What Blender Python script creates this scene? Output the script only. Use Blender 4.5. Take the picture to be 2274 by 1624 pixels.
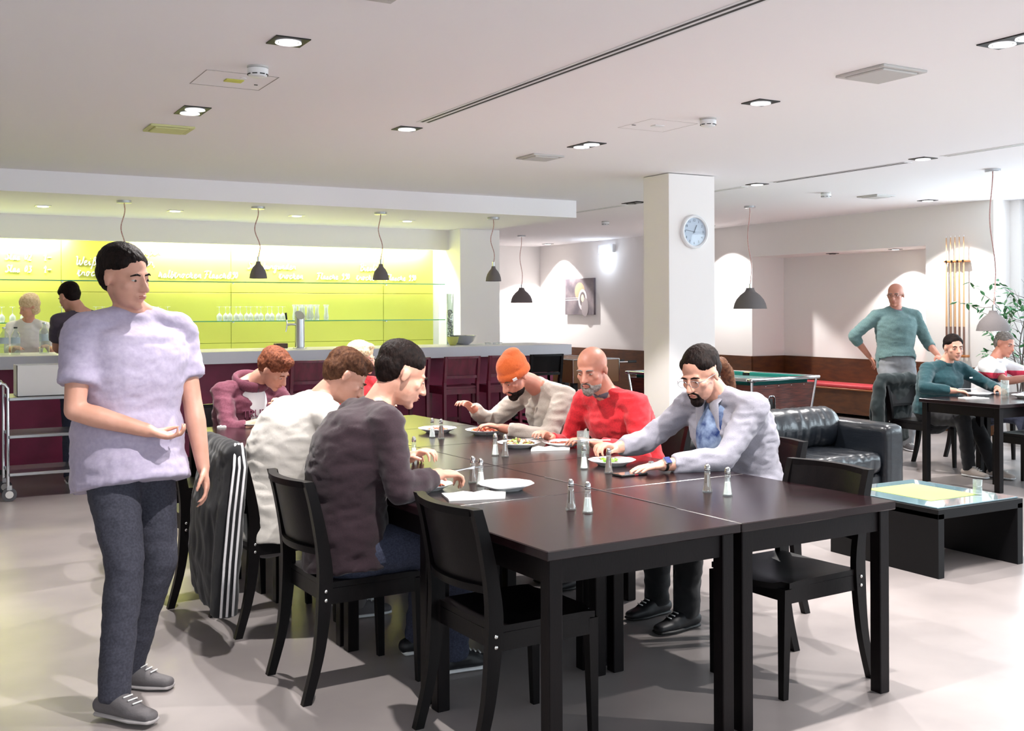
import bpy, bmesh, math, random
from mathutils import Vector, Matrix, noise
V = Vector
PI = math.pi
for o in list(bpy.data.objects): bpy.data.objects.remove(o)
SC = bpy.context.scene
COL = SC.collection

# ------------------------------------------------------------------ camera
TA, RO, FPX, EYE = .5146, .00345, 2380., 1.5
cd = bpy.data.cameras.new('camera'); cam = bpy.data.objects.new('camera', cd); COL.objects.link(cam)
cd.sensor_width = 36; cd.lens = 36*FPX/2274; cd.shift_y = -(812-691)/2274; cd.clip_end = 200
_d = V((math.sin(TA), math.cos(TA), 0)); _r = V((math.cos(TA), -math.sin(TA), 0)); _u = V((0, 0, 1))
cr = _r*math.cos(RO)-_u*math.sin(RO); cu = _r*math.sin(RO)+_u*math.cos(RO)
mm = Matrix((cr, cu, -_d)).transposed().to_4x4(); mm.translation = V((0, 0, EYE)); cam.matrix_world = mm
SC.camera = cam
# ------------------------------------------------------------------ world, daylight, exposure
W = bpy.data.worlds.new('sky'); SC.world = W; W.use_nodes = True
W.node_tree.nodes['Background'].inputs[0].default_value = (.80, .88, 1, 1)
W.node_tree.nodes['Background'].inputs[1].default_value = 1.3
vs = SC.view_settings; vs.view_transform = 'Standard'; vs.look = 'None'; vs.gamma = 1; vs.use_curve_mapping = False
vs.exposure = 0.5
def area(name, loc, rot, sx, sy, power, col):
    l = bpy.data.lights.new(name, 'AREA'); l.shape = 'RECTANGLE'; l.size = sx; l.size_y = sy; l.energy = power; l.color = col
    o = bpy.data.objects.new(name, l); COL.objects.link(o); o.location = loc; o.rotation_euler = rot; return o
# daylight coming in through the window openings (right side wall and wall behind the camera)
for i, yc in enumerate((6.6, 2.9, -.8)):
    area('window_daylight', (11.42, yc, 1.75), (0, PI/2, 0), 1.7, 2.9, 72, (.78, .93, 1))
for i, xc in enumerate((-1.0, 2.9, 7.2)):
    area('window_daylight', (xc, -3.42, 1.6), (PI/2, 0, 0), 2.8, 1.9, 32, (.82, .96, 1))
# warm white light troughs above the green bar wall, with a dead length between them
area('bar_trough_light', (.1, 13.28, 2.42), (math.radians(12), 0, 0), 3.0, .06, 70, (1, .99, .97))
area('bar_trough_light', (4.3, 13.28, 2.42), (math.radians(12), 0, 0), 3.8, .06, 88, (1, .99, .97))

# ------------------------------------------------------------------ materials
def lin(c):
    c = [x/255 for x in c]
    return tuple((x/12.92 if x <= .04045 else ((x+.055)/1.055)**2.4) for x in c)+(1,)
def M(name, col, rough=.5, metal=0, var=None, bump=None, coat=0, trans=0, emis=0, spec=None, sheen=0, alpha=1, sss=0):
    """var = (colour2, noise scale, stretch xyz) ; bump = (scale, strength, stretch)"""
    m = bpy.data.materials.new(name); m.use_nodes = True; nt = m.node_tree; b = nt.nodes['Principled BSDF']
    b.inputs['Base Color'].default_value = lin(col); b.inputs['Roughness'].default_value = rough; b.inputs['Metallic'].default_value = metal
    b.inputs['Coat Weight'].default_value = coat; b.inputs['Transmission Weight'].default_value = trans
    b.inputs['Sheen Weight'].default_value = sheen; b.inputs['Alpha'].default_value = alpha
    if spec is not None: b.inputs['Specular IOR Level'].default_value = spec
    if sss: b.inputs['Subsurface Weight'].default_value = sss; b.inputs['Subsurface Radius'].default_value = (.02, .008, .004)
    if emis: b.inputs['Emission Color'].default_value = lin(col); b.inputs['Emission Strength'].default_value = emis
    tc = nt.nodes.new('ShaderNodeTexCoord')
    def nz(scale, st, det=5):
        mp = nt.nodes.new('ShaderNodeMapping'); nt.links.new(tc.outputs['Object'], mp.inputs[0]); mp.inputs['Scale'].default_value = st
        n = nt.nodes.new('ShaderNodeTexNoise'); n.inputs['Scale'].default_value = scale; n.inputs['Detail'].default_value = det
        nt.links.new(mp.outputs[0], n.inputs['Vector']); return n
    if var:
        n = nz(var[1], var[2] if len(var) > 2 else (1, 1, 1)); r = nt.nodes.new('ShaderNodeValToRGB')
        r.color_ramp.elements[0].position = .35; r.color_ramp.elements[1].position = .65
        r.color_ramp.elements[0].color = lin(col); r.color_ramp.elements[1].color = lin(var[0])
        nt.links.new(n.outputs['Fac'], r.inputs[0]); nt.links.new(r.outputs[0], b.inputs['Base Color'])
    if bump:
        n = nz(bump[0], bump[2] if len(bump) > 2 else (1, 1, 1), 6); bp = nt.nodes.new('ShaderNodeBump')
        bp.inputs['Strength'].default_value = bump[1]; bp.inputs['Distance'].default_value = .01
        nt.links.new(n.outputs['Fac'], bp.inputs['Height']); nt.links.new(bp.outputs[0], b.inputs['Normal'])
    return m
m_ceil = M('ceiling_paint', (248, 245, 247), .9, bump=(40, .03))
m_wall = M('wall_paint', (243, 239, 237), .85, bump=(60, .03))
m_floor = M('polished_concrete', (136, 129, 128), .3, var=((158, 150, 148), 1.3), bump=(5, .035), spec=.5)
m_wood = M('espresso_wood', (30, 12, 16), .2, var=((17, 7, 9), 9, (1.2, 14, 14)), bump=(60, .03, (1, 12, 12)), spec=.5)
m_woodx = M('espresso_frame', (15, 9, 10), .4, var=((10, 6, 8), 12, (8, 8, 1)), bump=(50, .06, (6, 6, 1)), spec=.16)
m_chair = M('chair_black_wood', (13, 9, 10), .38, var=((8, 6, 7), 10, (3, 3, 1)), bump=(60, .06, (4, 4, 1)), spec=.18)
m_stool = M('stool_leak_tint_wood', (104, 18, 48), .35, var=((80, 12, 36), 10, (3, 3, 1)), coat=.15)  # magenta light leak put into the stools' wood colour
m_bolt = M('bolt_steel', (210, 208, 205), .25, 1)
m_chrome = M('chrome', (215, 218, 222), .12, 1)
m_steel = M('brushed_steel', (190, 192, 196), .28, 1, bump=(80, .05, (1, 1, .05)))
m_black = M('black_plate', (12, 13, 13), .5)
m_white = M('white_plastic', (232, 233, 235), .45)
m_whiteg = M('white_grille', (196, 194, 192), .6)
m_lamp = M('lamp_glow', (255, 244, 226), .4, emis=14)
m_refl = M('lamp_reflector', (240, 240, 245), .15, 1, emis=1.2)
m_green = M('lime_glass_panel', (206, 206, 92), .5, var=((199, 200, 84), .6))
m_seam = M('panel_joint', (150, 160, 40), .7)
m_corian = M('counter_white', (205, 205, 214), .45)
m_barf = M('bar_front_leak_tint', (140, 34, 76), .5, var=((116, 28, 64), 3))  # wine tone is the magenta light leak painted onto the bar front
m_brown = M('wainscot_brown', (92, 52, 22), .5, var=((70, 38, 18), 5, (1, 1, 4)), bump=(40, .08))
m_red = M('red_cushion', (190, 62, 70), .5, bump=(9, .2))
m_shade = M('concrete_shade', (112, 106, 106), .85, bump=(90, .2))
m_shadeb = M('shade_inside', (210, 200, 185), .8)
m_cord = M('red_white_cord', (178, 96, 100), .8, var=((205, 190, 180), 160))
m_lea = M('black_leather', (22, 26, 32), .32, bump=(9, .35, (1, 1, 3)), coat=.3)
def thin(name, tint, haze=.0, fres=.04, hz=(240, 245, 245)):
    """thin clear glass: see-through, mirror-like towards grazing angles, with a little milky haze"""
    m = bpy.data.materials.new(name); m.use_nodes = True; nt = m.node_tree; nt.nodes.clear(); N = nt.nodes.new
    out = N('ShaderNodeOutputMaterial'); tr = N('ShaderNodeBsdfTransparent'); tr.inputs[0].default_value = lin(tint)
    gl = N('ShaderNodeBsdfGlossy'); gl.inputs['Roughness'].default_value = .03; lw = N('ShaderNodeLayerWeight'); lw.inputs[0].default_value = .5; pw = N('ShaderNodeMath'); pw.operation = 'POWER'; pw.inputs[1].default_value = 3.5; nt.links.new(lw.outputs['Facing'], pw.inputs[0]); fr = N('ShaderNodeMath'); fr.operation = 'MULTIPLY_ADD'; fr.inputs[1].default_value = .55; fr.inputs[2].default_value = fres; nt.links.new(pw.outputs[0], fr.inputs[0])
    df = N('ShaderNodeBsdfDiffuse'); df.inputs[0].default_value = lin(hz); a = N('ShaderNodeMixShader'); a.inputs[0].default_value = haze
    nt.links.new(tr.outputs[0], a.inputs[1]); nt.links.new(df.outputs[0], a.inputs[2]); b = N('ShaderNodeMixShader')
    nt.links.new(fr.outputs[0], b.inputs[0]); nt.links.new(a.outputs[0], b.inputs[1]); nt.links.new(gl.outputs[0], b.inputs[2]); nt.links.new(b.outputs[0], out.inputs[0]); return m
m_glass = thin('clear_glass', (240, 246, 244), .08, .13)
m_sglass = thin('shelf_glass', (243, 251, 246), .03, hz=(120, 190, 150))
m_frost = thin('drinking_glass_haze', (252, 252, 252), .3)
m_salt = M('salt', (240, 240, 240), .9)
m_pepper = M('pepper', (110, 78, 62), .9, var=((70, 52, 44), 300))
m_pepcol = M('dome_cap', (190, 190, 190), .18, 1)
m_china = M('white_china', (238, 238, 240), .15, coat=.5)
m_paper = M('white_paper', (236, 234, 232), .9)
m_felt = M('green_felt', (0, 92, 88), .95, sheen=.3)
m_rose = M('rosewood_laminate', (98, 50, 40), .3, var=((48, 22, 22), 5, (1.2, 1.2, 22)), coat=.3)
m_cue = M('cue_maple', (214, 172, 130), .35)
m_cueb = M('cue_butt', (128, 92, 78), .35)
m_bracket = M('bracket_wood', (176, 112, 62), .45)
m_skin = M('skin', (202, 148, 126), .5, var=((212, 158, 138), 12), bump=(120, .04), sss=.08)
m_skin2 = M('skin_ruddy', (188, 124, 102), .5, var=((198, 136, 116), 12), bump=(120, .04), sss=.08)
m_eye = M('eye_white', (196, 190, 186), .3)
m_iris = M('iris', (60, 45, 35), .2)
m_lip = M('lip', (190, 120, 106), .5)
m_hdark = M('hair_dark_brown', (17, 11, 10), .6, var=((32, 21, 18), 60), bump=(90, .8, (1, 1, .3)), spec=.12)
m_hbrown = M('hair_brown', (70, 44, 32), .6, var=((104, 70, 50), 60), bump=(90, .8, (1, 1, .3)), spec=.12)
m_hred = M('hair_auburn', (140, 84, 60), .6, var=((100, 56, 42), 60), bump=(90, .8, (1, 1, .3)), spec=.12)
m_hblond = M('hair_blond', (226, 200, 168), .6, var=((200, 170, 130), 60), bump=(90, .8, (1, 1, .3)))
m_hgrey = M('hair_grey', (110, 102, 98), .6, var=((150, 142, 136), 60), bump=(90, .8, (1, 1, .3)), spec=.12)
def cloth(name, col, col2=None, sc=260, rough=.9):
    return M(name, col, rough, var=(col2 or col, sc), bump=(14, .35), sheen=.15)
m_glow = M('exit_sign_glow', (225, 238, 255), .4, emis=5)

# ------------------------------------------------------------------ geometry helpers
def tag(o, label=None, cat=None, group=None, kind=None):
    if label: o['label'] = label
    if cat: o['category'] = cat
    if group: o['group'] = group
    if kind: o['kind'] = kind
    return o
class G:
    def __init__(s): s.bm = bmesh.new()
    def box(s, x0, x1, y0, y1, z0, z1, bev=0, rot=None, seg=1):
        r = bmesh.ops.create_cube(s.bm, size=1)
        vs_ = r['verts']
        for v in vs_: v.co = V(((x0+x1)/2+v.co.x*(x1-x0), (y0+y1)/2+v.co.y*(y1-y0), (z0+z1)/2+v.co.z*(z1-z0)))
        if bev:
            es = list({e for v in vs_ for e in v.link_edges})
            rr = bmesh.ops.bevel(s.bm, geom=es, offset=bev, segments=seg, profile=.5, affect='EDGES')
            vs_ = list({v for f in rr['faces'] for v in f.verts} | {v for v in vs_ if v.is_valid})
        if rot is not None:
            c = V(((x0+x1)/2, (y0+y1)/2, (z0+z1)/2))
            for v in vs_: v.co = c+rot @ (v.co-c)
        return s
    def tube(s, pts, rad, seg=12, side=None, cap=True, dome=False):
        """loft; rad = number, (a,b) or list of either; a along `side`, b along the other normal"""
        pts = [V(p) for p in pts]; n = len(pts)
        if not isinstance(rad, list): rad = [rad]*n
        rad = [(r if isinstance(r, (tuple, list)) else (r, r)) for r in rad]
        tg = []
        for i in range(n):
            t = (pts[min(i+1, n-1)]-pts[max(i-1, 0)]); tg.append(t.normalized() if t.length > 1e-9 else V((0, 0, 1)))
        ref = V(side) if side is not None else (V((0, 0, 1)) if abs(tg[0].z) < .9 else V((1, 0, 0)))
        P_, R_, T_ = list(pts), list(rad), list(tg)
        if dome:
            def dm(i, sg):
                out = []
                for k in (1, 2, 3):
                    a = k/3*PI/2*.93; h = min(rad[i])*math.sin(a)
                    out.append((pts[i]+tg[i]*sg*h, (rad[i][0]*math.cos(a), rad[i][1]*math.cos(a)), tg[i]))
                return out
            a = dm(0, -1)[::-1]; b = dm(-1, 1)
            P_ = [x[0] for x in a]+P_+[x[0] for x in b]; R_ = [x[1] for x in a]+R_+[x[1] for x in b]; T_ = [x[2] for x in a]+T_+[x[2] for x in b]
        rings = []; up = ref
        for p, r, t in zip(P_, R_, T_):
            a = up-t*up.dot(t)
            if a.length < 1e-6: a = t.orthogonal()
            a.normalize(); b = t.cross(a); up = a if side is None else V(side)
            rings.append([s.bm.verts.new(p+a*(r[0]*math.cos(2*PI*k/seg))+b*(r[1]*math.sin(2*PI*k/seg))) for k in range(seg)])
        for q in range(len(rings)-1):
            for k in range(seg):
                s.bm.faces.new((rings[q][k], rings[q][(k+1) % seg], rings[q+1][(k+1) % seg], rings[q+1][k]))
        if cap:
            s.bm.faces.new(rings[0][::-1]); s.bm.faces.new(rings[-1])
        return s
    def ball(s, c, r, mat=None, sub=2):
        """ellipsoid: r tuple radii, mat 3x3 axes"""
        if not isinstance(r, (tuple, list)): r = (r, r, r)
        m = Matrix.Translation(V(c)) @ ((mat or Matrix.Identity(3)).to_4x4()) @ Matrix.Diagonal((r[0], r[1], r[2], 1))
        bmesh.ops.create_icosphere(s.bm, subdivisions=sub, radius=1, matrix=m); return s
    def lathe(s, prof, c=(0, 0, 0), seg=24, mod=None, closed=True):
        c = V(c); rings = []
        for (r, z) in prof:
            if r < 1e-5: rings.append([s.bm.verts.new(c+V((0, 0, z)))])
            else:
                rings.append([s.bm.verts.new(c+V((r*(mod(k/seg) if mod else 1)*math.cos(2*PI*k/seg), r*(mod(k/seg) if mod else 1)*math.sin(2*PI*k/seg), z))) for k in range(seg)])
        for a, b in zip(rings[:-1], rings[1:]):
            for k in range(seg):
                k2 = (k+1) % seg
                if len(a) == 1 and len(b) == 1: continue
                if len(a) == 1: s.bm.faces.new((a[0], b[k2], b[k]))
                elif len(b) == 1: s.bm.faces.new((a[k], a[k2], b[0]))
                else: s.bm.faces.new((a[k], a[k2], b[k2], b[k]))
        return s
    def prism(s, poly, axis, a, b, taper=None):
        """poly in the two other axes (cyclic order), extruded along axis from a to b"""
        def pt(u, v, w):
            return V((w, u, v)) if axis == 0 else (V((u, w, v)) if axis == 1 else V((u, v, w)))
        A = [s.bm.verts.new(pt(u, v, a)) for u, v in poly]; B = [s.bm.verts.new(pt(u, v, b)) for u, v in poly]
        n = len(poly)
        for k in range(n): s.bm.faces.new((A[k], A[(k+1) % n], B[(k+1) % n], B[k]))
        s.bm.faces.new(A[::-1]); s.bm.faces.new(B); return s
    def quad(s, *p):
        s.bm.faces.new([s.bm.verts.new(V(q)) for q in p]); return s
    def mesh(s, name):
        bmesh.ops.recalc_face_normals(s.bm, faces=s.bm.faces)
        me = bpy.data.meshes.new(name); s.bm.to_mesh(me); s.bm.free(); return me
    def build(s, name, m, parent=None, smooth=False, loc=None):
        me = s.mesh(name); me.materials.append(m)
        if smooth:
            for p in me.polygons: p.use_smooth = True
            if smooth != 'all':
                try: me.set_sharp_from_angle(angle=math.radians(40))
                except Exception: pass
        o = bpy.data.objects.new(name, me); COL.objects.link(o)
        if parent: o.parent = parent
        if loc: o.location = loc
        return o
def thing(name, label, cat, loc=(0, 0, 0), rz=0, group=None):
    o = bpy.data.objects.new(name, None); COL.objects.link(o); o.location = loc; o.rotation_euler = (0, 0, rz); o.empty_display_size = .1
    return tag(o, label, cat, group)
def dup(o, loc=None, rz=None, label=None, parent=None):
    c = o.copy(); COL.objects.link(c)
    if parent: c.parent = parent
    for ch in list(o.children): dup(ch, parent=c)
    if loc: c.location = loc
    if rz is not None: c.rotation_euler = (0, 0, rz)
    if label: c['label'] = label
    return c
def struct(name, g, m): return tag(g.build(name, m), kind='structure')
def vox(g, size, name, m, parent, smooth=6, amp=0, nscale=8, loc=None, fold=None):
    """fuse overlapping solids into one continuous surface"""
    me = g.mesh(name+'_tmp'); o = bpy.data.objects.new('tmp', me); COL.objects.link(o)
    fin = bpy.data.objects.new(name, bpy.data.meshes.new(name)); COL.objects.link(fin)
    if parent: fin.parent = parent
    md = o.modifiers.new('r', 'REMESH'); md.mode = 'VOXEL'; md.voxel_size = size; md.use_smooth_shade = True
    if smooth:
        sm = o.modifiers.new('s', 'SMOOTH'); sm.iterations = smooth; sm.factor = .5
    JOBS.append((o, fin, name, m, amp, nscale, loc, fold)); return fin
JOBS = []
def run_jobs():
    dg = bpy.context.evaluated_depsgraph_get()
    for (o, fin, name, m, amp, nscale, loc, fold) in JOBS:
        me2 = bpy.data.meshes.new_from_object(o.evaluated_get(dg)); me2.name = name
        me2.materials.clear(); me2.materials.append(m)
        n = len(me2.vertices); co = [0.]*(3*n)
        if amp or loc is not None:
            me2.vertices.foreach_get('co', co); L3 = V(loc) if loc is not None else V((0, 0, 0)); fx, fy, fz = fold or (1, 1, 1)
            if amp:
                no = [0.]*(3*n); me2.vertices.foreach_get('normal', no); nf = noise.noise
                for i in range(0, 3*n, 3):
                    q = V((co[i]*nscale*fx, co[i+1]*nscale*fy, co[i+2]*nscale*fz)); d = nf(q)+.5*nf(q*2.3); k_ = amp*(.6-2*abs(d))
                    co[i] += no[i]*k_; co[i+1] += no[i+1]*k_; co[i+2] += no[i+2]*k_
            for i in range(0, 3*n, 3): co[i] -= L3.x; co[i+1] -= L3.y; co[i+2] -= L3.z
            me2.vertices.foreach_set('co', co)
        me2.polygons.foreach_set('use_smooth', [True]*len(me2.polygons))
        fin.data = me2
    for c in [x for x in bpy.data.objects if x.type == 'FONT']:
        me2 = bpy.data.meshes.new_from_object(c.evaluated_get(dg)); n = bpy.data.objects.new(c.name, me2); COL.objects.link(n)
        n.parent = c.parent; n.location = c.location; n.rotation_euler = c.rotation_euler; nm = c.name; bpy.data.objects.remove(c); n.name = nm
    for j in JOBS: bpy.data.objects.remove(j[0])

# ------------------------------------------------------------------ the room
CZ = 2.8
struct('floor', G().box(-3, 11.9, -3.5, 18.8, -.1, 0), m_floor)
struct('ceiling', G().box(-3.1, 12, -3.6, 18.8, CZ, CZ+.15), m_ceil)
struct('wall_left', G().box(-3.15, -3, -3.5, 13.6, 0, CZ), m_wall)
struct('wall_bar', G().box(-3, 6.95, 13.42, 13.55, 0, CZ), m_wall)
struct('wall_annex', G().box(6.8, 6.95, 13.5, 18.7, 0, CZ), m_wall)
struct('wall_back', G().box(6.8, 12, 18.65, 18.8, 0, CZ), m_wall)
g = G()
g.box(11.2, 11.5, 8.23, 9.2, 0, CZ); g.box(11.2, 11.5, 12.39, 18.65, 0, CZ)
g.box(11.2, 11.5, 9.2, 12.39, 2.31, CZ)
g.box(11.85, 12, 9.2, 12.39, 0, 2.31); g.box(11.5, 12, 9.1, 9.2, 0, 2.4); g.box(11.5, 12, 12.39, 12.5, 0, 2.4); g.box(11.5, 12, 9.2, 12.39, 2.31, 2.4)
struct('wall_right', g, m_wall)
# window wall on the right (below, above and between the panes) and the wall behind the camera
g = G(); g.box(11.5, 11.7, -3.5, 8.23, 0, .88)
for a, b in ((8.1, 8.23), (4.6, 4.95), (.9, 1.25), (-3.5, -2.6)): g.box(11.5, 11.7, a, b, .88, CZ)
struct('wall_window_side', g, m_wall)
g = G(); g.box(-3, 11.7, -3.65, -3.5, 0, .6); g.box(-3, 11.7, -3.65, -3.5, 2.6, CZ)
for a, b in ((-3, -2.4), (.4, 1.4), (4.4, 5.7), (8.7, 11.7)): g.box(a, b, -3.65, -3.5, .6, 2.6)
struct('wall_front', g, m_wall)
k = 0
for a, b in ((4.95, 8.1), (1.25, 4.6), (-2.6, .9)):
    k += 1; n = (b-a)
    f = G()
    f.box(11.56, 11.62, a, b, .88, .94); f.box(11.56, 11.62, a, b, 2.72, 2.79)
    f.box(11.56, 11.62, a, a+.06, .94, 2.72); f.box(11.56, 11.62, b-.06, b, .94, 2.72); f.box(11.56, 11.62, a+n/2-.04, a+n/2+.04, .94, 2.72)
    w = tag(f.build('window_%d' % k, m_white), kind='structure')
    G().box(11.47, 11.6, a-.02, b+.02, .86, .885, .004).build('window_sill', m_white, w)
for a, b in ((-2.4, .4), (1.4, 4.4), (5.7, 8.7)):
    k += 1; f = G(); c = (a+b)/2
    f.box(a, b, -3.6, -3.54, .6, .67); f.box(a, b, -3.6, -3.54, 2.53, 2.6); f.box(a, a+.06, -3.6, -3.54, .67, 2.53); f.box(b-.06, b, -3.6, -3.54, .67, 2.53)
    f.box(c-.05, c+.05, -3.6, -3.54, .67, 2.53); f.box(a, b, -3.6, -3.54, 1.9, 1.96)
    tag(f.build('window_%d' % k, m_white), kind='structure')
# brown wainscot
g = G()
g.box(11.18, 11.2, 8.23, 9.2, 0, .8); g.box(11.18, 11.2, 12.39, 18.65, 0, .8); g.box(11.83, 11.85, 9.2, 12.39, 0, .8)
g.box(11.2, 11.85, 12.37, 12.39, 0, .8); g.box(11.2, 11.85, 9.2, 9.22, 0, .8)
struct('trim_1', g, m_brown); 
struct('trim_2', G().box(6.95, 11.18, 18.63, 18.65, 0, .8), m_brown)
# pillars
g = G().box(6.25, 6.805, 8.05, 8.45, 0, CZ-.006, .004); p = tag(g.build('pillar_near', m_wall), kind='structure'); p.name = 'pillar'
tag(G().box(6.42, 7.02, 12.75, 13.45, 0, 2.6, .004).build('pillar', m_wall), kind='structure')
# dropped soffit above the bar and bulkhead in front of the light trough
struct('trim_3', G().box(-3, 6.9, 10.65, 13.45, 2.6, CZ), m_ceil)
struct('trim_4', G().box(-3, 6.42, 13.1, 13.2, 2.33, 2.6), m_wall)
# lime glass panels on the bar wall, each a piece of its own with recessed joints
wp = thing('lime_panel_wall', 'lime green glass panelling covering the wall behind the bar', 'wall panel', (0, 13.4, 0))
xs = [-2.35, -.4, 1.57, 3.54, 5.59, 6.33]; zs = [0, .48, 1.11, 1.74, 2.36]
for i in range(5):
    for j in range(4):
        G().box(xs[i]+.003, xs[i+1]-.003, -.0, .018, zs[j]+.003, zs[j+1]-.003, .0015).build('panel', m_green, wp)
G().box(xs[0], xs[-1], .012, .019, 0, 2.36).build('joint_backing', m_seam, wp)
# ------------------------------------------------------------------ handwriting on the panels
# own little script alphabet: strokes on a unit grid (x right, y up, x-height 1)
L = {
 'W': [[(0, 1.7), (.15, 1.9), (.3, 1.5), (.3, .2), (.45, 0), (.7, .3), (.8, 1.4), (.85, .2), (1.05, 0), (1.4, .5), (1.5, 1.8)]],
 'B': [[(.3, 1.8), (.3, 0)], [(0, 1.6), (.4, 1.95), (.9, 1.7), (.8, 1.2), (.35, 1), (.95, .9), (1.0, .3), (.6, 0), (.2, .1)]],
 'F': [[(0, 1.6), (.4, 1.85), (1.1, 1.8)], [(.55, 1.8), (.5, .2), (.2, 0)], [(.25, 1), (.9, 1)]],
 'e': [[(0, .4), (.5, .6), (.55, .9), (.3, 1), (.1, .6), (.2, .1), (.5, 0), (.75, .3)]],
 'i': [[(0, .3), (.2, 1), (.2, .15), (.35, 0), (.55, .3)], [(.25, 1.4), (.3, 1.45)]],
 'ß': [[(0, -.8), (.25, .5), (.3, 1.6), (.55, 1.8), (.75, 1.4), (.45, 1), (.85, .7), (.7, .1), (.35, 0)]],
 'r': [[(0, .3), (.2, 1), (.25, .8), (.55, .9), (.55, .3), (.8, .2)]],
 'u': [[(0, .6), (.15, 1), (.15, .2), (.35, 0), (.6, .3), (.65, 1), (.65, .2), (.85, .1)]],
 'g': [[(.6, .9), (.3, 1), (.05, .5), (.25, 0), (.55, .4), (.6, 1), (.6, -.6), (.3, -.9), (.1, -.6), (.8, .3)]],
 'n': [[(0, .3), (.15, 1), (.15, 0), (.3, .8), (.5, 1), (.6, .7), (.6, .1), (.85, .2)]],
 'd': [[(.6, .9), (.3, 1), (.05, .5), (.25, 0), (.55, .4), (.65, 1.9), (.65, .1), (.9, .2)]],
 't': [[(0, .4), (.25, 1.6), (.25, .2), (.4, 0), (.65, .3)], [(.0, 1.2), (.55, 1.2)]],
 'o': [[(.5, .95), (.2, 1), (.0, .5), (.2, 0), (.5, .3), (.5, .9), (.8, .8)]],
 'c': [[(.6, .8), (.35, 1), (.05, .5), (.25, 0), (.7, .3)]],
 'k': [[(0, .3), (.3, 1.8), (.15, 0), (.2, .7), (.55, 1), (.5, .6), (.3, .5), (.6, 0), (.85, .2)]],
 'h': [[(0, .3), (.3, 1.8), (.12, 0), (.3, .8), (.5, 1), (.6, .7), (.6, .1), (.85, .2)]],
 'a': [[(.55, .9), (.3, 1), (.05, .5), (.2, 0), (.5, .4), (.55, 1), (.6, .1), (.85, .2)]],
 'l': [[(0, .3), (.35, 1.6), (.25, 1.9), (.15, 1.4), (.2, .1), (.5, .2)]],
 'b': [[(0, .3), (.3, 1.7), (.15, 1.5), (.12, 0), (.5, .1), (.6, .7), (.4, .95)]],
 's': [[(0, .2), (.3, 1), (.5, .4), (.3, 0), (.05, .1), (.7, .2)]],
 'z': [[(0, .9), (.5, 1), (.1, 0), (.6, .1)]],
 'S': [[(.8, 1.6), (.5, 1.85), (.2, 1.5), (.6, .9), (.6, .3), (.2, 0), (0, .3)]],
 '1': [[(0, 1.0), (.35, 1.7), (.3, 0)]], '-': [[(0, .7), (.8, .75)]], '.': [[(0, .02), (.05, .06)]], ',': [[(.1, .1), (0, -.3)]],
 '9': [[(.6, 1.5), (.3, 1.7), (.05, 1.3), (.3, 1), (.6, 1.4), (.55, .3), (.2, 0)]],
 '0': [[(.3, 1.7), (.0, .9), (.25, 0), (.6, .8), (.35, 1.7)]],
 '2': [[(0, 1.4), (.3, 1.7), (.55, 1.3), (0, 0), (.6, 0)]], '3': [[(0, 1.6), (.5, 1.6), (.2, 1), (.6, .6), (.3, 0), (0, .2)]],
 'p': [[(0, .4), (.2, 1), (.1, -.9), (.15, .6), (.45, 1), (.6, .5), (.2, 0)]]}
def script(text, x, z, h):
    g = G(); cx = x; rnd = random.Random(len(text))
    for ch in text:
        if ch == ' ': cx += h*.9; continue
        mx = 0
        for st in L[ch]:
            pts = [V((cx+(p[0]+p[1]*.16)*h*1.0, 13.394, z+p[1]*h+rnd.uniform(-.02, .02)*h)) for p in st]
            mx = max(mx, max(p[0] for p in st))
            # smooth the stroke
            if len(pts) > 2:
                q = [pts[0]]
                for a, b in zip(pts[:-1], pts[1:]): q += [a.lerp(b, .25), a.lerp(b, .75)]
                pts = q+[pts[-1]]
            g.tube(pts, (.004, .0065), seg=5, side=(0, 1, 0))
        cx += (mx+.16)*h*1.0
    return g
m_chalk = M('chalk_white', (246, 248, 236), .9)
for txt, x, z, h in (('Weißer Burgunder,', 1.72, 2.055, .055), ('trocken', 1.74, 1.925, .055), ('Weißer', 2.38, 2.19, .05), ('halbtrocken', 2.66, 1.915, .052), ('Flasche', 3.2, 1.915, .05), ('9.90', 3.5, 1.915, .05),
                     ('Grauburgunder', 3.75, 2.04, .05), ('trocken', 4.15, 1.92, .05), ('Flasche 9.90', 4.65, 1.92, .046), ('Riesling', 5.25, 2.04, .05), ('trocken', 5.2, 1.915, .048), ('Flasche 9.90', 5.62, 1.915, .045), ('1.-', 1.38, 2.1, .05), ('1.-', 1.38, 1.96, .05), ('Glas 0.3', .98, 1.96, .045), ('Glas 0.2', .98, 2.1, .045)):
    for c_, r_ in (('G', 'S'), ('R', 'B')): txt = txt.replace(c_, r_)
    script(txt, x, z, h).build('handwriting', m_chalk, None)
for o in [o for o in bpy.data.objects if o.name.startswith('handwriting')]:
    o.parent = wp; o.matrix_parent_inverse = Matrix.Translation((0, -13.4, 0))

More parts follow.
